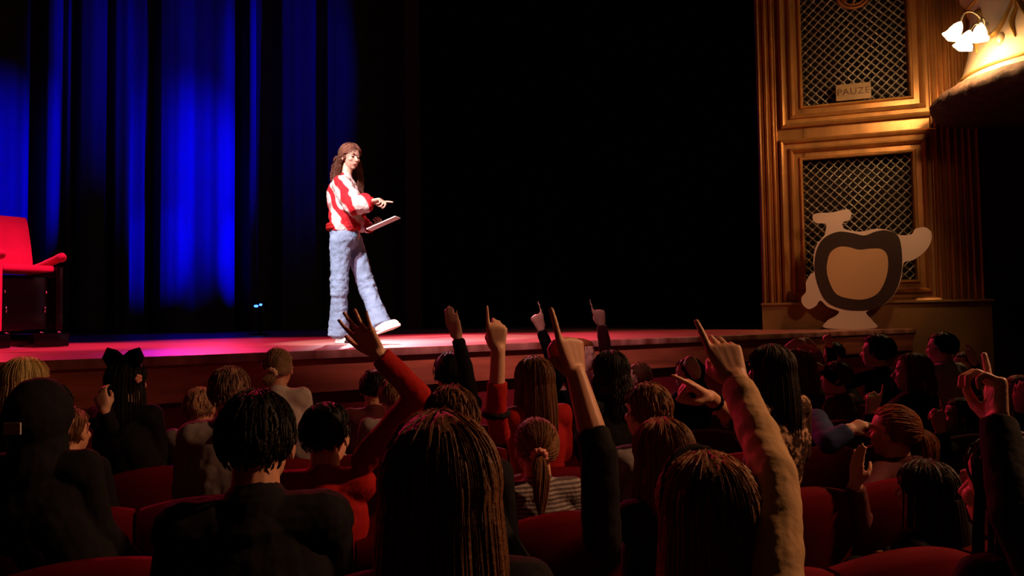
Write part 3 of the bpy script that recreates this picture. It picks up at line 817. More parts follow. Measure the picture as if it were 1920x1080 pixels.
LOG = []
def audience(px, ytop, row, label, hs=1.0, hair='dark', style='long', L=.25, shirt='dark', face=None, arms=None, N=150, skin='skin', dq=0.0,
             tie=None, thick=1.0, adult=False, extra=None, seed=None, curl=0, tailw=1.0, sleeve=1.0, wrinkle=0, nod=0.0, wid=.135):
    """seated spectator: head at a picture position, in a row; hips on the nearest free seat"""
    seed = seed if seed is not None else int(px * 7 + ytop)
    rnd = random.Random(seed)
    q = ROWS[row] + dq; a = (px - 960) / F; d = q / (math.cos(ROWA) - math.sin(ROWA) * a)
    top = P(px, ytop, d)
    C = top - V((0, 0, .122 * hs * thick))
    # seat
    s = C.dot(RU); k = round(s / PITCHS - .5 * (row % 2))
    for dk in sorted(range(-3, 4), key=lambda j: abs((k + j + .5 * (row % 2)) * PITCHS - s)):
        if (row, k + dk) not in taken: k = k + dk; break
    taken[(row, k)] = label
    hip = RU * ((k + .5 * (row % 2)) * PITCHS) + RV * (ROWS[row] - .02) ; hip.z = .52
    if abs(C.dot(RU) - hip.dot(RU)) > .24: LOG.append(('lean', px, round(C.dot(RU) - hip.dot(RU), 2)))
    look = face if face is not None else math.degrees(math.atan2(-(-1.2 - C.x), 6.2 - C.y)) * -1
    fy = math.radians(look if look is not None else 0)     # degrees: + turns to picture left
    f = V((-math.sin(fy), math.cos(fy), 0)) if face is not None else (V((-1.2, 6.2, 0)) - V((C.x, C.y, 0))).normalized()
    r = V((f.y, -f.x, 0)); u = V((0, 0, 1))
    fn = (f * math.cos(nod) - u * math.sin(nod)); un = (u * math.cos(nod) + f * math.sin(nod))
    rootp = V((hip.x, hip.y, 0))
    t = root('person', rootp, label, 'person', 'audience seated in front of the stage')
    vox = min(.011, max(.0038, d * .0021))
    body, cl = MB(), MB()
    head_mesh(body, C, r, fn, un, hs, face is not None)
    g = hs if not adult else hs * 1.15
    tf = RV * .6 + f * .4; tf.normalize(); tr = V((tf.y, -tf.x, 0))
    N0 = C - u * (.122 * hs) - f * .012 - tf * .015
    sh = N0 - u * (.030 * g)
    body.cap(C - u * .05 * hs - f * .01, N0 - u * .02, .048 * hs, .053 * hs, 14)
    SR, SL = sh + tr * (wid * g), sh - tr * (wid * g)
    chest = sh - u * (.13 * g) + tf * .0
    mid = chest.lerp(hip, .5)
    for m_, e in ((body, 0), (cl, .013)):
        m_.cap(SL + tr * .02 - u * .015, SR - tr * .02 - u * .015, .048 * g + e, .048 * g + e, 16)
        m_.cap(N0 - u * .005, sh - u * .01, .052 * g + e * .5, .068 * g + e, 14)
        if e: m_.cap(N0 + u * .018, N0 - u * .03, .056 * g, .066 * g, 16, flata=True)
        m_.ell(chest, (.135 * g + e, .085 * g + e, .15 * g + e), (tr, tf, u), 20, 12)
        m_.cap(chest + tr * .04, mid + tr * .03, .085 * g + e, .08 * g + e, 16); m_.cap(chest - tr * .04, mid - tr * .03, .085 * g + e, .08 * g + e, 16)
        m_.cap(mid, hip + u * .02, .10 * g + e, .11 * g + e, 16)
    legs = MB()
    hr = V((RU.x, RU.y, 0)); hf = RV
    for sg in (-1, 1):
        hp = hip + hr * (sg * .07) + u * .01; kn = hip + hr * (sg * .09) + hf * .33 + u * .0; an = kn + hf * .03 - u * .43; kn = kn
        for m_, e in ((body, 0), (legs, .01)):
            m_.cap(hp, kn, .065 + e, .048 + e, 12); m_.cap(kn, an, .045 + e, .03 + e, 12)
        body.cap(an - u * .01, an + hf * .12 - u * .035, .03, .022, 10)
    legs.cap(hip + hr * .07, hip - hr * .07, .09, .09, 12)
    arms = arms or {}
    for sd, S in (('R', SR), ('L', SL)):
        sg = 1 if sd == 'R' else -1
        if sd in arms:
            A = arms[sd]
            E = P(*A['e']); W_ = P(*A['w']); pose = A.get('pose', 'point'); tip = P(*A['t'])
            if A.get('s'): S = P(*A['s'])
            hk = A.get('hk', .78)
            arm_chain(body, cl, S, E, W_, A.get('ru', .038) , A.get('rw', .024), A.get('sleeve', sleeve), A.get('cr', .010), wrinkle, rnd)
            n_ = V(A.get('n', (0, 1, 0)))
            hand(body, W_, tip - W_, n_, A.get('side', sg), hk, POSES[pose])
        else:
            E = S + tr * (sg * .03) - u * (.21 * g) + tf * .03; W_ = hip + hf * .20 + hr * (sg * .06) + u * .10
            arm_chain(body, cl, S, E, W_, .036, .022, 1, .01)
            hand(body, W_, hf + V((0, 0, -.3)) - hr * sg * .3, V((0, 0, -1)), -sg, .75, POSES['relax'])
    body.skin('body', M[skin], t, vox, 2)
    cl.skin('top', M[shirt], t, vox * 1.25, 2, (.05, .008))
    legs.skin('trousers', M['dark'], t, .012, 2)
    hobj, tp, td = hair_mesh('hair', HAIR[hair], t, C, r, fn, un, hs, style, L, N, seed, tie, curl, thick, tailw=tailw)
    if extra: extra(t, C, r, fn, un, hs, tp, td, d)
    return t

# ------------------------------------------------------------------ presenter
def presenter():
    g0 = Pz(675, 640, ZS)
    t = root('person', (g0.x, g0.y, ZS), 'woman presenting on stage in red and white patterned cardigan and blue flared jeans', 'person')
    D = PD
    def Q(x, y, dd=0): return P(x, y, D + dd)
    yaw = math.radians(-62)                                # facing the right of the picture, a little toward the hall
    f = V((math.sin(math.radians(68)), -math.cos(math.radians(68)), 0)); r = V((f.y, -f.x, 0)); u = V((0, 0, 1))
    hf_ = V((math.sin(math.radians(48)), -math.cos(math.radians(48)), 0)); hr_ = V((hf_.y, -hf_.x, 0))
    nod = .22; fn = hf_ * math.cos(nod) - u * math.sin(nod); un = u * math.cos(nod) + hf_ * math.sin(nod)
    C = Q(657, 294); hs = 1.0
    body, card, jn = MB(), MB(), MB()
    head_mesh(body, C, hr_, fn, un, hs, True)
    nb = Q(648, 330); body.cap(C - un * .05 - fn * .015, nb, .046, .05, 14)
    S1, S2 = Q(640, 346, -.17), Q(652, 346, .17)
    hipc = Q(648, 440); wst = Q(648, 415)
    for m_, e in ((body, 0), (card, .022)):
        m_.cap(S1, S2, .055 + e, .055 + e, 14); m_.cap(nb - u * .02, nb - u * .06, .055 + (e and .006), .07 + e, 14)
        m_.ell(Q(645, 372), (.155 + e, .105 + e, .16 + e), (r, f, u)); m_.cap(Q(647, 380), wst, .12 + e, .115 + e, 18)
        m_.cap(Q(646, 380, -.07), Q(646, 420, -.07), .09 + e, .10 + e, 16); m_.cap(Q(646, 380, .07), Q(646, 420, .07), .09 + e, .10 + e, 16)
    # ribbed hem of the cardigan
    hem = MB(); 
    for yy, e in ((424, .0), (429, .002)):
        hem.tube([Q(647, yy) + r * math.cos(a) * .150 + f * math.sin(a) * .135 for a in [6.2832 * i / 28 for i in range(29)]], .020, 10)
    hem.build('knitted_hem', M['red'], t)
    body.cap(wst, hipc, .115, .12, 16)
    for m_, e in ((body, 0), (jn, .008)):
        m_.cap(Q(646, 446, -.07), Q(648, 446, .07), .105 + e, .105 + e, 18)
        m_.cap(Q(645, 428, -.04), Q(646, 446, -.04), .11 + e, .11 + e, 18); m_.cap(Q(648, 428, .04), Q(648, 446, .04), .11 + e, .11 + e, 18)
    legs = [(Q(639, 452, -.085), Q(636, 540, -.10), Q(635, 628, -.04), (1, .02)), (Q(660, 452, .085), Q(689, 540, .06), Q(715, 610, -.02), (1, .0))]
    for i, (h_, k_, a_, _) in enumerate(legs):
        body.cap(h_, k_, .082, .052, 16); body.cap(k_, a_, .052, .038, 16)
        jn.cap(h_, k_, .094, .068, 20)
        n = 9
        for k in range(n):
            s0, s1 = k / n, (k + 1) / n; w0 = .066 + .024 * s0 ** 1.5 + R.uniform(-.003, .003); w1 = .066 + .024 * s1 ** 1.5 + R.uniform(-.003, .003)
            jn.cap(k_.lerp(a_, s0), k_.lerp(a_, s1), w0, w1, 20, flatb=(k == n - 1))
        for k in range(5):
            jn.cap(h_.lerp(k_, .75 + .08 * k) + r * .0, h_.lerp(k_, .78 + .08 * k), .076 + .004 * (k % 2), .074, 18)
    jn.skin('jeans', M['jeans'], t, .008, 2, (.045, .020))
    # shoes
    def shoe(heel, toe, name):
        d = (toe - heel); L = d.length; d.normalize(); sd = d.cross(u).normalized(); un_ = sd.cross(d)
        m_ = MB(); m_.cap(heel + un_ * .045 + d * .05, toe - d * .055 + un_ * .035, .043, .036, 16); m_.cap(heel + d * .05 + un_ * .05, heel + d * .06 + un_ * .10, .042, .045, 14)
        m_.cap(toe - d * .09 + un_ * .03 , toe - d * .04 + un_ * .028, .042, .030, 14)
        o = m_.skin(name, M['white'], t, .007, 3)
        s_ = MB(); pts = []
        for k in range(24):
            a = 6.2832 * k / 24; x = math.cos(a); w_ = .043 - .006 * (x < -.2)
            pts.append((L / 2 * x + L / 2, w_ * math.sin(a) * (1.05 if abs(x) < .6 else 1)))
        s_.prism(pts, heel, d, sd, un_, .022); s_.build('sole', M['white'], o, smooth=False)
    g1 = Pz(640, 643, ZS); g1.z = ZS + .001
    d1 = V((.95, -.32, 0)).normalized(); shoe(g1 - d1 * .06, g1 + d1 * .20, 'shoe')
    h2 = Q(706, 628, -.03); h2.z = max(h2.z, ZS + .002); t2 = Q(749, 611, -.12)
    shoe(h2, h2 + (t2 - h2).normalized() * .25, 'shoe')
    # arms
    e1, w1 = Q(664, 385, -.30), Q(697, 378, -.36)
    for c_, e in ((body, 0), (card, .0)):
        pass
    body.cap(S1, e1, .045, .04); body.cap(e1, w1, .038, .026)
    for a, b, r0, r1 in ((S1, S1.lerp(e1, .5), .072, .085), (S1.lerp(e1, .5), e1, .085, .088), (e1, e1.lerp(w1, .6), .088, .078), (e1.lerp(w1, .6), w1 - (w1 - e1) * .12, .074, .045)):
        card.cap(a, b, r0, r1, 16)
    cuff = MB(); dd = (w1 - e1).normalized(); cuff.cap(w1 - dd * .05, w1 + dd * .012, .043, .036, 16, flata=True, flatb=True); cuff.build('cuff', M['red'], t)
    tip = Q(727, 374, -.40)
    hand(body, w1 + dd * .005, tip - w1, V((.15, -.3, -1)), 1, .95, POSES['loose'])
    e2, w2 = Q(672, 418, .10), Q(694, 428, -.16)
    body.cap(S2, e2, .045, .04); body.cap(e2, w2, .038, .026)
    for a, b, r0, r1 in ((S2, S2.lerp(e2, .5), .072, .082), (S2.lerp(e2, .5), e2, .082, .078), (e2, w2 - (w2 - e2) * .15, .076, .048)):
        card.cap(a, b, r0, r1, 16)
    dd = (w2 - e2).normalized(); cuff = MB(); cuff.cap(w2 - dd * .045, w2 + dd * .012, .044, .036, 16, flata=True, flatb=True); cuff.build('cuff', M['red'], t)
    hand(body, w2, Q(716, 420, -.22) - w2, V((-.2, .2, 1)), -1, .92, POSES['hold'])
    body.skin('body', M['skinpale'], t, .0048, 2)
    card.skin('cardigan', M['cardigan'], t, .010, 3, (.07, .03))
    # eyes and lips
    for q in (-1, 1):
        e = MB(); c = C + hr_ * (q * .030 * hs) + fn * .0745 * hs + un * .004 * hs
        e.ell(c, (.014, .008, .0035), (hr_, fn, un), 12, 8); e.build('eye', M['dark'], t)
        b_ = MB(); b_.tube([C + hr_ * (q * x * hs) + fn * (y * hs) + un * (z * hs) for x, y, z in ((.014, .086, .026), (.028, .084, .032), (.046, .072, .027))], [.003, .0035, .0015], 6); b_.build('eyebrow', HAIR['brown'], t)
    l = MB(); l.ell(C + fn * .087 * hs - un * .0565 * hs, (.021, .006, .007), (hr_, fn, un), 14, 8); l.build('lips', M['lips'], t)
    hair_mesh('hair', HAIR['umber'], t, C, hr_, fn, un, hs, 'long', .30, 620, 11, curl=.022, thick=1.08, yend=-.05, puff=.03)
    # tablet in the far hand
    a, b = Q(692, 431, -.22), Q(746, 407, -.28)
    x = (b - a).normalized(); n_ = u * 1.0; n_ = (n_ - x * n_.dot(x)).normalized(); y = n_.cross(x)
    tb = root('tablet', (a + b) / 2, 'thin pale tablet held flat in the hand of the presenter', 'tablet')
    MB().box((a + b) / 2, ((b - a).length / 2, .055, .005), (x, y, n_), bev=.004).build('casing', M['white'], tb, auto=30)
    MB().box((a + b) / 2 + n_ * .0058, ((b - a).length / 2 - .012, .046, .0008), (x, y, n_)).build('screen', M['gloss'], tb, smooth=False)
presenter()

# ------------------------------------------------------------------ red seat on the stage
def stage_seat():
    f = V((.80, -.60, 0)).normalized(); r = V((-f.y, f.x, 0)); u = V((0, 0, 1))
    tipR = P(118, 492, 6.5); base = V((tipR.x, tipR.y, ZS)) - f * .40 - r * .235
    t = root('double_seat', base, 'crimson velvet theatre seat on black blocks at the left of the stage', 'seat')
    def L(x, y, z): return base + r * x + f * y + u * (z * 1.09)
    ax = (r, f, u)
    W_ = .27
    for cx in (0, -.47):
        # reclined back, wider below
        mb = MB(); n = 10; fr, bk = [], []
        for z, y, th, ww in ((.62, -.20, .05, .215), (.70, -.215, .06, .213), (.85, -.245, .06, .207), (1.0, -.275, .055, .197), (1.08, -.292, .045, .192), (1.10, -.297, .02, .188)):
            for i in range(n + 1):
                q = -1 + 2 * i / n; edge = .03 * q ** 4
                fr.append(L(cx + q * ww, y + th - edge - .02 * (1 - q * q), z)); bk.append(L(cx + q * ww, y - th + edge, z))
        N = len(fr); m_ = n + 1
        fs = [(j * m_ + i, j * m_ + i + 1, (j + 1) * m_ + i + 1, (j + 1) * m_ + i) for j in range(5) for i in range(n)]
        fs = fs + [tuple(N + a for a in q_[::-1]) for q_ in fs] + [(i, N + i, N + i + 1, i + 1) for i in range(n)] + [(5 * m_ + i, 5 * m_ + i + 1, N + 5 * m_ + i + 1, N + 5 * m_ + i) for i in range(n)]
        fs += [(j * m_, (j + 1) * m_, N + (j + 1) * m_, N + j * m_) for j in range(5)] + [(j * m_ + n, N + j * m_ + n, N + (j + 1) * m_ + n, (j + 1) * m_ + n) for j in range(5)]
        mb.add(fr + bk, fs); mb.build('backrest', M['stagevelvet'], t, auto=70)
        MB().box(L(cx, .06, .63), (.20, .26, .028), ax, bev=.02).build('seat_cushion', M['stagevelvet'], t)
        p = MB().box(L(cx, .22, .355), (.175, .03, .24), ax, bev=.015).build('tipped_panel', M['gloss'], t, auto=40)
        for q in (-1, 1):
            MB().ell(L(cx + q * .15, .262, .30), (.012, .012, .03), ax, 10, 8).build('hinge', M['steel'], p)
            MB().ell(L(cx + q * .16, .262, .44), (.012, .01, .014), ax, 10, 8).build('screw', M['steel'], p)
    for cx in (.235, -.235, -.705):
        a = MB(); pts = [L(cx, -.22, .66), L(cx, .0, .68), L(cx, .22, .705), L(cx, .36, .725), L(cx, .40, .705)]
        a.tube(smoothpts(pts), [.034] * 6 + [.038] * 10 + [.042] * 4 + [.02], 14, .75); a.build('armrest', M['stagevelvet'], t)
        s_ = MB().box(L(cx, .06, .39), (.022, .26, .27), ax, bev=.01).build('side_panel', M['gloss'], t, auto=40)
        MB().box(L(cx, .33, .39), (.03, .014, .28), ax, bev=.008).build('front_strip', M['stagevelvet'] if cx < 0 else M['gloss'], s_, auto=40)
    for cx in (.17, -.235, -.705):
        b = MB().box(L(cx, .10, .055), (.14 if cx > 0 else .09, .26, .055), ax, bev=.008); o = b.build('foot_block', M['gloss'], t, auto=40)
        for q in (-1, 1): MB().ell(L(cx + q * .07, .33, .118), (.022, .012, .01), ax, 10, 6).build('bolt', M['steel'], o)
stage_seat()

# small blue floor light near the backcloth
fl = Pz(487, 612, ZS); fl = P(487, 574, 11.5); fb = V((fl.x, fl.y, ZS))
t = root('floor_light', fb, 'small stage light glowing blue in the dark before the backcloth', 'stage light')
MB().lathe([(0, 0), (.14, 0), (.14, .02), (.02, .03), (.018, fl.z - ZS - .07), (.0, fl.z - ZS - .07)], fb, 20).build('stand', M['gloss'], t)
MB().box(fl, (.10, .07, .07), bev=.015).build('housing', M['gloss'], t, auto=40)
MB().ell(fl + V((-.03, -.075, .0)), (.035, .012, .02)).ell(fl + V((.04, -.075, .02)), (.025, .012, .018)).build('lens', M['blueled'], t)

# ------------------------------------------------------------------ audience
def scr(mat_, r1=.022, r2=.011, name='scrunchie', label=None):
    def fn(t, C, r, f, u, h, tp, td, d): band(t, tp, td, r1 * h, r2 * h, M[mat_], name, label)
    return fn
def hairband(mat_):
    def fn(t, C, r, f, u, h, tp, td, d):
        mb = MB(); pts = [C + u * .02 * h + (r * math.cos(a) * .083 + (u * .92 + f * .38).normalized() * math.sin(a) * .105) * h for a in [math.pi * (.05 + .9 * i / 24) for i in range(25)]]
        mb.tube(pts, [.007 + .003 * (i % 2) for i in range(25)], 8); mb.build('headband', M[mat_], t)
    return fn
def bow(t, C, r, f, u, h, tp, td, d):
    mb = MB(); c = C + u * .118 * h - f * .03
    for q in (-1, 1):
        mb.tube([c, c + r * q * .04 + u * .022, c + r * q * .085 + u * .03, c + r * q * .10 + u * .005, c + r * q * .08 - u * .02, c + r * q * .04 - u * .01, c], [.014, .02, .026, .022, .026, .02, .012], 10, .5)
    mb.ell(c, (.018, .018, .018)); mb.build('hair_bow', M['dark'], t)
    fl_ = MB(); c = C + r * .088 * h + u * .02 - f * .03
    for k in range(5):
        a = k * 1.2566; fl_.ell(c + (u * math.sin(a) - f * math.cos(a)) * .012, (.011, .011, .011), None, 8, 6)
    fl_.build('flower_clip', M['pink'], t)
def hood(t, C, r, f, u, h, tp, td, d):
    m = MB(); m.ell(C - f * .028 + u * .008, (.094 * h, .105 * h, .118 * h), (r, f, u)); m.cap(C - f * .02 - u * .06, C - f * .03 - u * .15, .075, .09, 16)
    o = m.skin('hood', M['dark'], t, .006, 3, (.05, .012))
    c = C + V((-.012, -.128, -.02)); MB().box(c, (.024, .003, .017)).build('sewn_label', M['lightgrey'], o, smooth=False)
def wristband(p0, p1, s, rad, m, name='bracelet', w=.006):
    def fn(t, C, r, f, u, h, tp, td, d):
        a, b = P(*p0), P(*p1); band(t, a.lerp(b, s), (b - a).normalized(), rad, w, M[m], name)
    return fn
def crown_skin(t, C, r, f, u, h, tp, td, d): pass
CAM = (0, -1, 0)

def row_d(row, px):
    a = (px - 960) / F; return ROWS[row] / (math.cos(ROWA) - math.sin(ROWA) * a)
A = audience
# front of the picture
A(1320, 832, 0, 'girl with brown hair and dark headband, one beige sleeved arm raised high', hs=.98, thick=1.08, hair='chestnut', style='long', L=.36, shirt='beige', N=420, seed=3, extra=hairband('dark'), wrinkle=.0016,
  arms={'R': dict(s=(1462, 1130, 1.22), e=(1452, 890, 1.36), w=(1380, 715, 1.60), t=(1358, 658, 1.63), pose='half', n=(-.15, 1, .1), side=1, hk=.92, ru=.040, rw=.028, sleeve=.92, cr=.006)})
A(822, 752, 0, 'person nearest the centre with long dark brown hair, seen from behind', hs=1.05, hair='brown', style='long', L=.34, shirt='dark', N=420, thick=1.12, seed=5)
A(1895, 800, 0, 'dark silhouette at the picture edge raising a curled hand with one finger up', hs=1.05, hair='black', style='long', L=.25, shirt='dark', skin='skin', seed=6, dq=-.05,
  arms={'R': dict(s=(1990, 1150, 1.35), e=(1900, 960, 1.4), w=(1872, 790, 1.5), t=(1868, 730, 1.53), pose='ring', n=(-1, .25, .1), side=-1, hk=.95)})
A(482, 722, 1, 'large dark head with short black hair left of centre, dark jacket', hs=1.12, hair='black', style='short', N=380, shirt='dark', adult=True, seed=8)
A(1240, 775, 1, 'child with dark brown hair and bare forearm pointing up from a black sleeve', hair='brown', style='long', L=.26, shirt='dark', N=300, seed=9,
  arms={'L': dict(s=(1128, 1010, 1.9), e=(1122, 850, 1.86), w=(1080, 702, 1.93), t=(1070, 650, 1.94), pose='point', n=(-.6, .8, 0), side=1, hk=1.02, rw=.027, ru=.042, sleeve=.28)})
A(1733, 855, 1, 'girl with long straight dark hair in front of the auburn ponytail', hair='dark', style='long', L=.30, shirt='dark', N=320, hs=.95, seed=10)
A(845, 716, 1, 'child with tousled mid brown hair just behind the nearest central head', hair='brown', style='short', shirt='dark', N=320, seed=12, dq=.25)
A(85, 708, 2, 'person in a black hood with a small pale label near the left edge', hair='black', style='short', shirt='dark', N=200, seed=13, extra=hood, hs=.95)
A(612, 748, 2, 'child with black hair in a red jumper waving an open hand overhead', hair='black', style='short', shirt='red', N=240, seed=14, face=-10,
  arms={'R': dict(s=(684, 862, 2.5), e=(785, 742, 2.45), w=(708, 662, 2.42), t=(682, 626, 2.40), pose='open', n=(.2, 1, .1), side=1, hk=.92, rw=.026, sleeve=.93)}, skin='skinpale')
A(1003, 778, 2, 'girl with brown ponytail held by a pink scrunchie', hair='chestnut', style='tail', L=.24, shirt='stripe', N=330, seed=15, tie=(-.32, -.88, -.30), extra=scr('pink', .02, .012), hs=1.0)
A(1212, 712, 2, 'short haired child with brown crown behind the black sleeved pointer', hair='chestnut', style='short', shirt='grey', N=260, seed=16, hs=1.05)
A(1442, 640, 2, 'girl with long dark hair in a leopard spotted top, one hand stretched sideways', hair='dark', style='long', L=.26, shirt='leopard', N=260, seed=17, hs=.98,
  arms={'L': dict(e=(1400, 810, 2.5), w=(1330, 744, 2.35), t=(1288, 716, 2.32), pose='point', n=(.2, .3, -1), side=1, hk=1.0, rw=.024, sleeve=.55)}, extra=wristband((1400, 810, 2.5), (1330, 744, 2.35), .86, .027, 'dark'))
A(1672, 755, 2, 'girl with auburn hair in a low ponytail, one hand raised beside her cheek', hair='auburn', style='tail', L=.22, shirt='maroon', N=330, seed=18, tie=(.55, -.75, -.12), extra=scr('dark', .017, .007, 'hair_tie'), hs=1.05, tailw=1.1,
  arms={'L': dict(e=(1612, 975, 2.85), w=(1604, 905, 2.8), t=(1606, 870, 2.8), pose='flat', n=(1, .3, 0), side=-1, hk=.8, sleeve=.9)})
A(130, 757, 3, 'small child with short brown hair beside the black hood', hair='brown', style='short', shirt='dark', N=120, seed=19, hs=.9)
A(432, 682, 3, 'older person with short greyish red hair in a grey sweater', hair='grey', style='short', shirt='grey', N=280, seed=20, adult=True, hs=1.0)
A(842, 655, 4, 'child with black hair raising a black sleeved arm with flat hand', hair='black', style='short', shirt='dark', N=120, seed=22, skin='skinpale', thick=1.1,
  arms={'R': dict(s=(880, 740, 3.95), e=(872, 690, 3.9), w=(858, 632, 3.9), t=(850, 606, 3.9), pose='mitt', n=(.3, 1, 0), side=1, hk=.98, sleeve=.95)})
A(1000, 662, 3, 'girl with long brown hair pointing up with a red sleeved arm', hair='brown', style='long', L=.3, shirt='red', N=240, seed=23, skin='skinpale', thick=1.08,
  arms={'L': dict(s=(938, 815, 3.1), e=(930, 775, 2.95), w=(934, 655, 2.9), t=(932, 620, 2.9), pose='stairs', n=(-.1, 1, 0), side=1, hk=.98, rw=.029, ru=.034, sleeve=.50)},
  extra=wristband((930, 775, 2.95), (930, 652, 2.9), .0, .046, 'dark', 'armband', .012))
A(1142, 652, 3, 'child with long dark tangled hair below the maroon sleeved pointer', hair='dark', style='long', L=.24, shirt='dark', N=200, seed=24, curl=.006)
A(1490, 650, 3, 'child with light brown hair in a blue jumper reaching forward', hair='brown', style='long', L=.14, shirt='navy', N=180, seed=25, hs=.95, skin='skinpale', curl=.006,
  arms={'R': dict(s=(1530, 790, 3.5), e=(1555, 830, 3.3), w=(1592, 806, 3.3), t=(1612, 796, 3.3), pose='relax', n=(0, .5, -1), side=-1, hk=.8, ru=.05, rw=.03)})
A(1708, 658, 3, 'child with brown hair raising a half closed hand to the left', hair='brown', style='long', L=.12, shirt='dark', N=180, seed=26, hs=.98, skin='skinpale',
  arms={'L': dict(e=(1632, 800, 3.7), w=(1632, 775, 3.7), t=(1638, 752, 3.7), pose='loose', n=(0, 1, 0), side=-1, hk=.9)})
A(240, 668, 4, 'child with dark hair, black bow and pale flower clip', hair='black', style='long', L=.24, shirt='dark', N=200, seed=27, extra=bow, thick=1.05, skin='skinpale', hs=.98,
  arms={'L': dict(e=(205, 800, 3.4), w=(196, 770, 3.35), t=(190, 750, 3.35), pose='relax', n=(0, 1, 0), side=-1, hk=.8)})
A(50, 664, 4, 'person with shoulder length blond hair at the left end', hair='blond', style='long', L=.16, shirt='dark', N=300, seed=28, adult=True, hs=1.08)
A(378, 722, 4, 'child with light brown hair and grey top beside the older person', hair='light', style='short', shirt='grey', N=160, seed=29, hs=.92)
A(522, 649, 4, 'girl with brown hair gathered in a cream scrunchie above a pale hood', hair='light', style='tail', L=.06, shirt='lightgrey', N=220, seed=30, tie=(-.05, -.9, -.4), extra=scr('creamband', .02, .014), hs=.93)
A(700, 690, 4, 'child with black hair holding hands up in front', hair='black', style='short', shirt='maroon', N=110, seed=31, hs=.9)
A(738, 702, 3, 'child with light hair behind the waving arm', hair='light', style='short', shirt='grey', N=110, seed=32, hs=.82)
A(1045, 672, 5, 'child hidden behind the bare forearm, black sleeve pointing up', hair='dark', style='short', shirt='dark', N=90, seed=33, skin='skinpale',
  arms={'L': dict(s=(1042, 720, 4.7), e=(1034, 672, 4.6), w=(1014, 617, 4.6), t=(1010, 602, 4.6), pose='point', n=(-.4, 1, 0), side=-1, hk=.98, sleeve=.96)})
A(1092, 632, 5, 'child with reddish hair looking over one shoulder, maroon sleeve pointing up', hair='auburn', style='short', shirt='maroon', N=110, seed=34, face=-105, skin='skinpale', thick=1.05,
  arms={'R': dict(s=(1140, 690, 4.75), e=(1134, 650, 4.65), w=(1128, 608, 4.65), t=(1124, 592, 4.65), pose='point', n=(.1, 1, 0), side=1, hk=.98, sleeve=.97)})
A(1195, 678, 5, 'small child with short brown hair turned toward the left, beyond the brown crowned child', hair='brown', style='short', shirt='dark', N=110, seed=35, face=70, skin='skinpale', hs=.95)
A(1290, 668, 4, 'child with dark hair holding a fist beside the head', hair='dark', style='short', shirt='dark', N=110, seed=36, hs=.9, skin='skinpale',
  arms={'R': dict(e=(1318, 740, 4.2), w=(1306, 706, 4.1), t=(1298, 688, 4.1), pose='hold', n=(0, 1, 0), side=-1, hk=.95)})
A(1566, 674, 4, 'boy with short brown hair seen in profile facing left', hair='brown', style='short', shirt='maroon', N=150, seed=37, face=68, skin='skinpale', hs=1.0)
A(1500, 640, 5, 'child with dark blond hair and hands clasped overhead', hair='light', style='short', shirt='grey', N=120, seed=38, hs=1.05, skin='skinpale',
  arms={'L': dict(e=(1478, 672, 5.4), w=(1476, 652, 5.35), t=(1492, 644, 5.3), pose='relax', n=(0, 1, -.3), side=-1, hk=.9, sleeve=.6),
        'R': dict(e=(1532, 668, 5.4), w=(1524, 648, 5.35), t=(1512, 640, 5.3), pose='relax', n=(0, 1, -.3), side=1, hk=.9, sleeve=.6)})
A(1642, 622, 4, 'person in black with black hair facing left', hair='black', style='short', shirt='dark', N=140, seed=39, thick=1.12, face=50, skin='skinpale',
  arms={'L': dict(e=(1580, 722, 4.9), w=(1540, 690, 4.8), t=(1520, 688, 4.8), pose='relax', n=(0, 1, 0), side=-1, hk=.8)})
A(1764, 620, 4, 'person with black cropped hair and pale collar', hair='black', style='short', shirt='lightgrey', N=140, seed=40, adult=True, face=42, skin='skinpale')
A(1806, 658, 5, 'child with brown hair and raised fingertips near the dark corner', hair='brown', style='short', shirt='dark', N=110, seed=41, hs=.95, skin='skinpale',
  arms={'R': dict(e=(1836, 715, 5.9), w=(1828, 682, 5.8), t=(1822, 668, 5.8), pose='flat', n=(0, 1, 0), side=-1, hk=.9)})
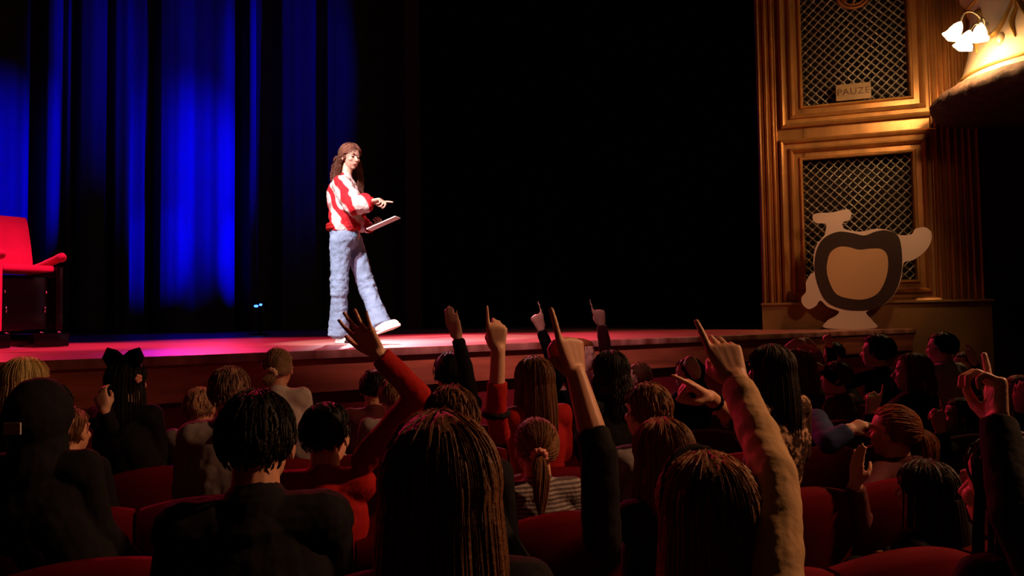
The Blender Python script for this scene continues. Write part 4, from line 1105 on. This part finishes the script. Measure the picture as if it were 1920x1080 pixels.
A(1562, 640, 5, 'child in dark clothes lifting one finger beneath the cutout board', hair='dark', style='short', shirt='dark', N=100, seed=42, hs=.85, skin='skinpale', dq=.3,
  arms={'L': dict(e=(1560, 670, 5.8), w=(1556, 648, 5.7), t=(1553, 638, 5.7), pose='point', n=(0, 1, 0), side=-1, hk=.85)})
A(1800, 742, 3, 'child with dark hair leaning in the shadow by the aisle', hair='dark', style='long', L=.15, shirt='dark', N=140, seed=43,
  arms={'L': dict(e=(1770, 850, 3.6), w=(1764, 810, 3.6), t=(1760, 788, 3.6), pose='loose', n=(0, 1, 0), side=-1, hk=.9)})
A(1908, 700, 3, 'person with auburn hair at the far end of the row', hair='auburn', style='long', L=.15, shirt='dark', N=140, seed=44,
  arms={'L': dict(e=(1905, 840, 3.7), w=(1914, 770, 3.65), t=(1912, 740, 3.6), pose='flat', n=(1, .3, 0), side=-1, hk=1.0)})

# seats of every row, one copy per place
SN = 0
ORD = ['', 'first', 'second', 'third', 'fourth', 'fifth', 'sixth', 'seventh', 'eighth', 'ninth', 'tenth', 'eleventh', 'twelfth']
ROWNAME = ['the nearest row', 'the second row', 'the third row', 'the fourth row', 'the fifth row', 'the sixth row']
for row, q in enumerate(ROWS):
    lo, hi = {0: (-3, 4), 1: (-5, 5), 2: (-6, 7), 3: (-7, 9), 4: (-5, 11), 5: (-3, 12)}[row]
    NE = 0
    for k in range(lo, hi + 1):
        c = RU * ((k + .5 * (row % 2)) * PITCHS) + RV * q
        v = (c - SO).dot(SV)
        if v > -.55: continue
        px = 960 + F * c.x / c.y
        if c.y < .6 or px < -150 or px > 2150: continue
        occ = (row, k) in taken
        if occ: lab = 'red seat under the ' + ' '.join(taken[(row, k)].replace(',', '').split()[:12])
        else:
            NE += 1; lab = 'empty red velvet seat, %s empty one from the left in %s' % (ORD[NE], ROWNAME[row])
        g = 'red seats in %s, %s' % (ROWNAME[row], 'occupied' if occ else 'empty')
        if SN == 0 and True:
            SEAT.location = (c.x, c.y, 0); SEAT.rotation_euler = (0, 0, ROWA); tag(SEAT, lab, None, g)
        else: copy_thing(SEAT, (c.x, c.y, 0), ROWA, lab, g)
        SN += 1

for o in bpy.data.objects:
    if '_w' in o: del o['_w']
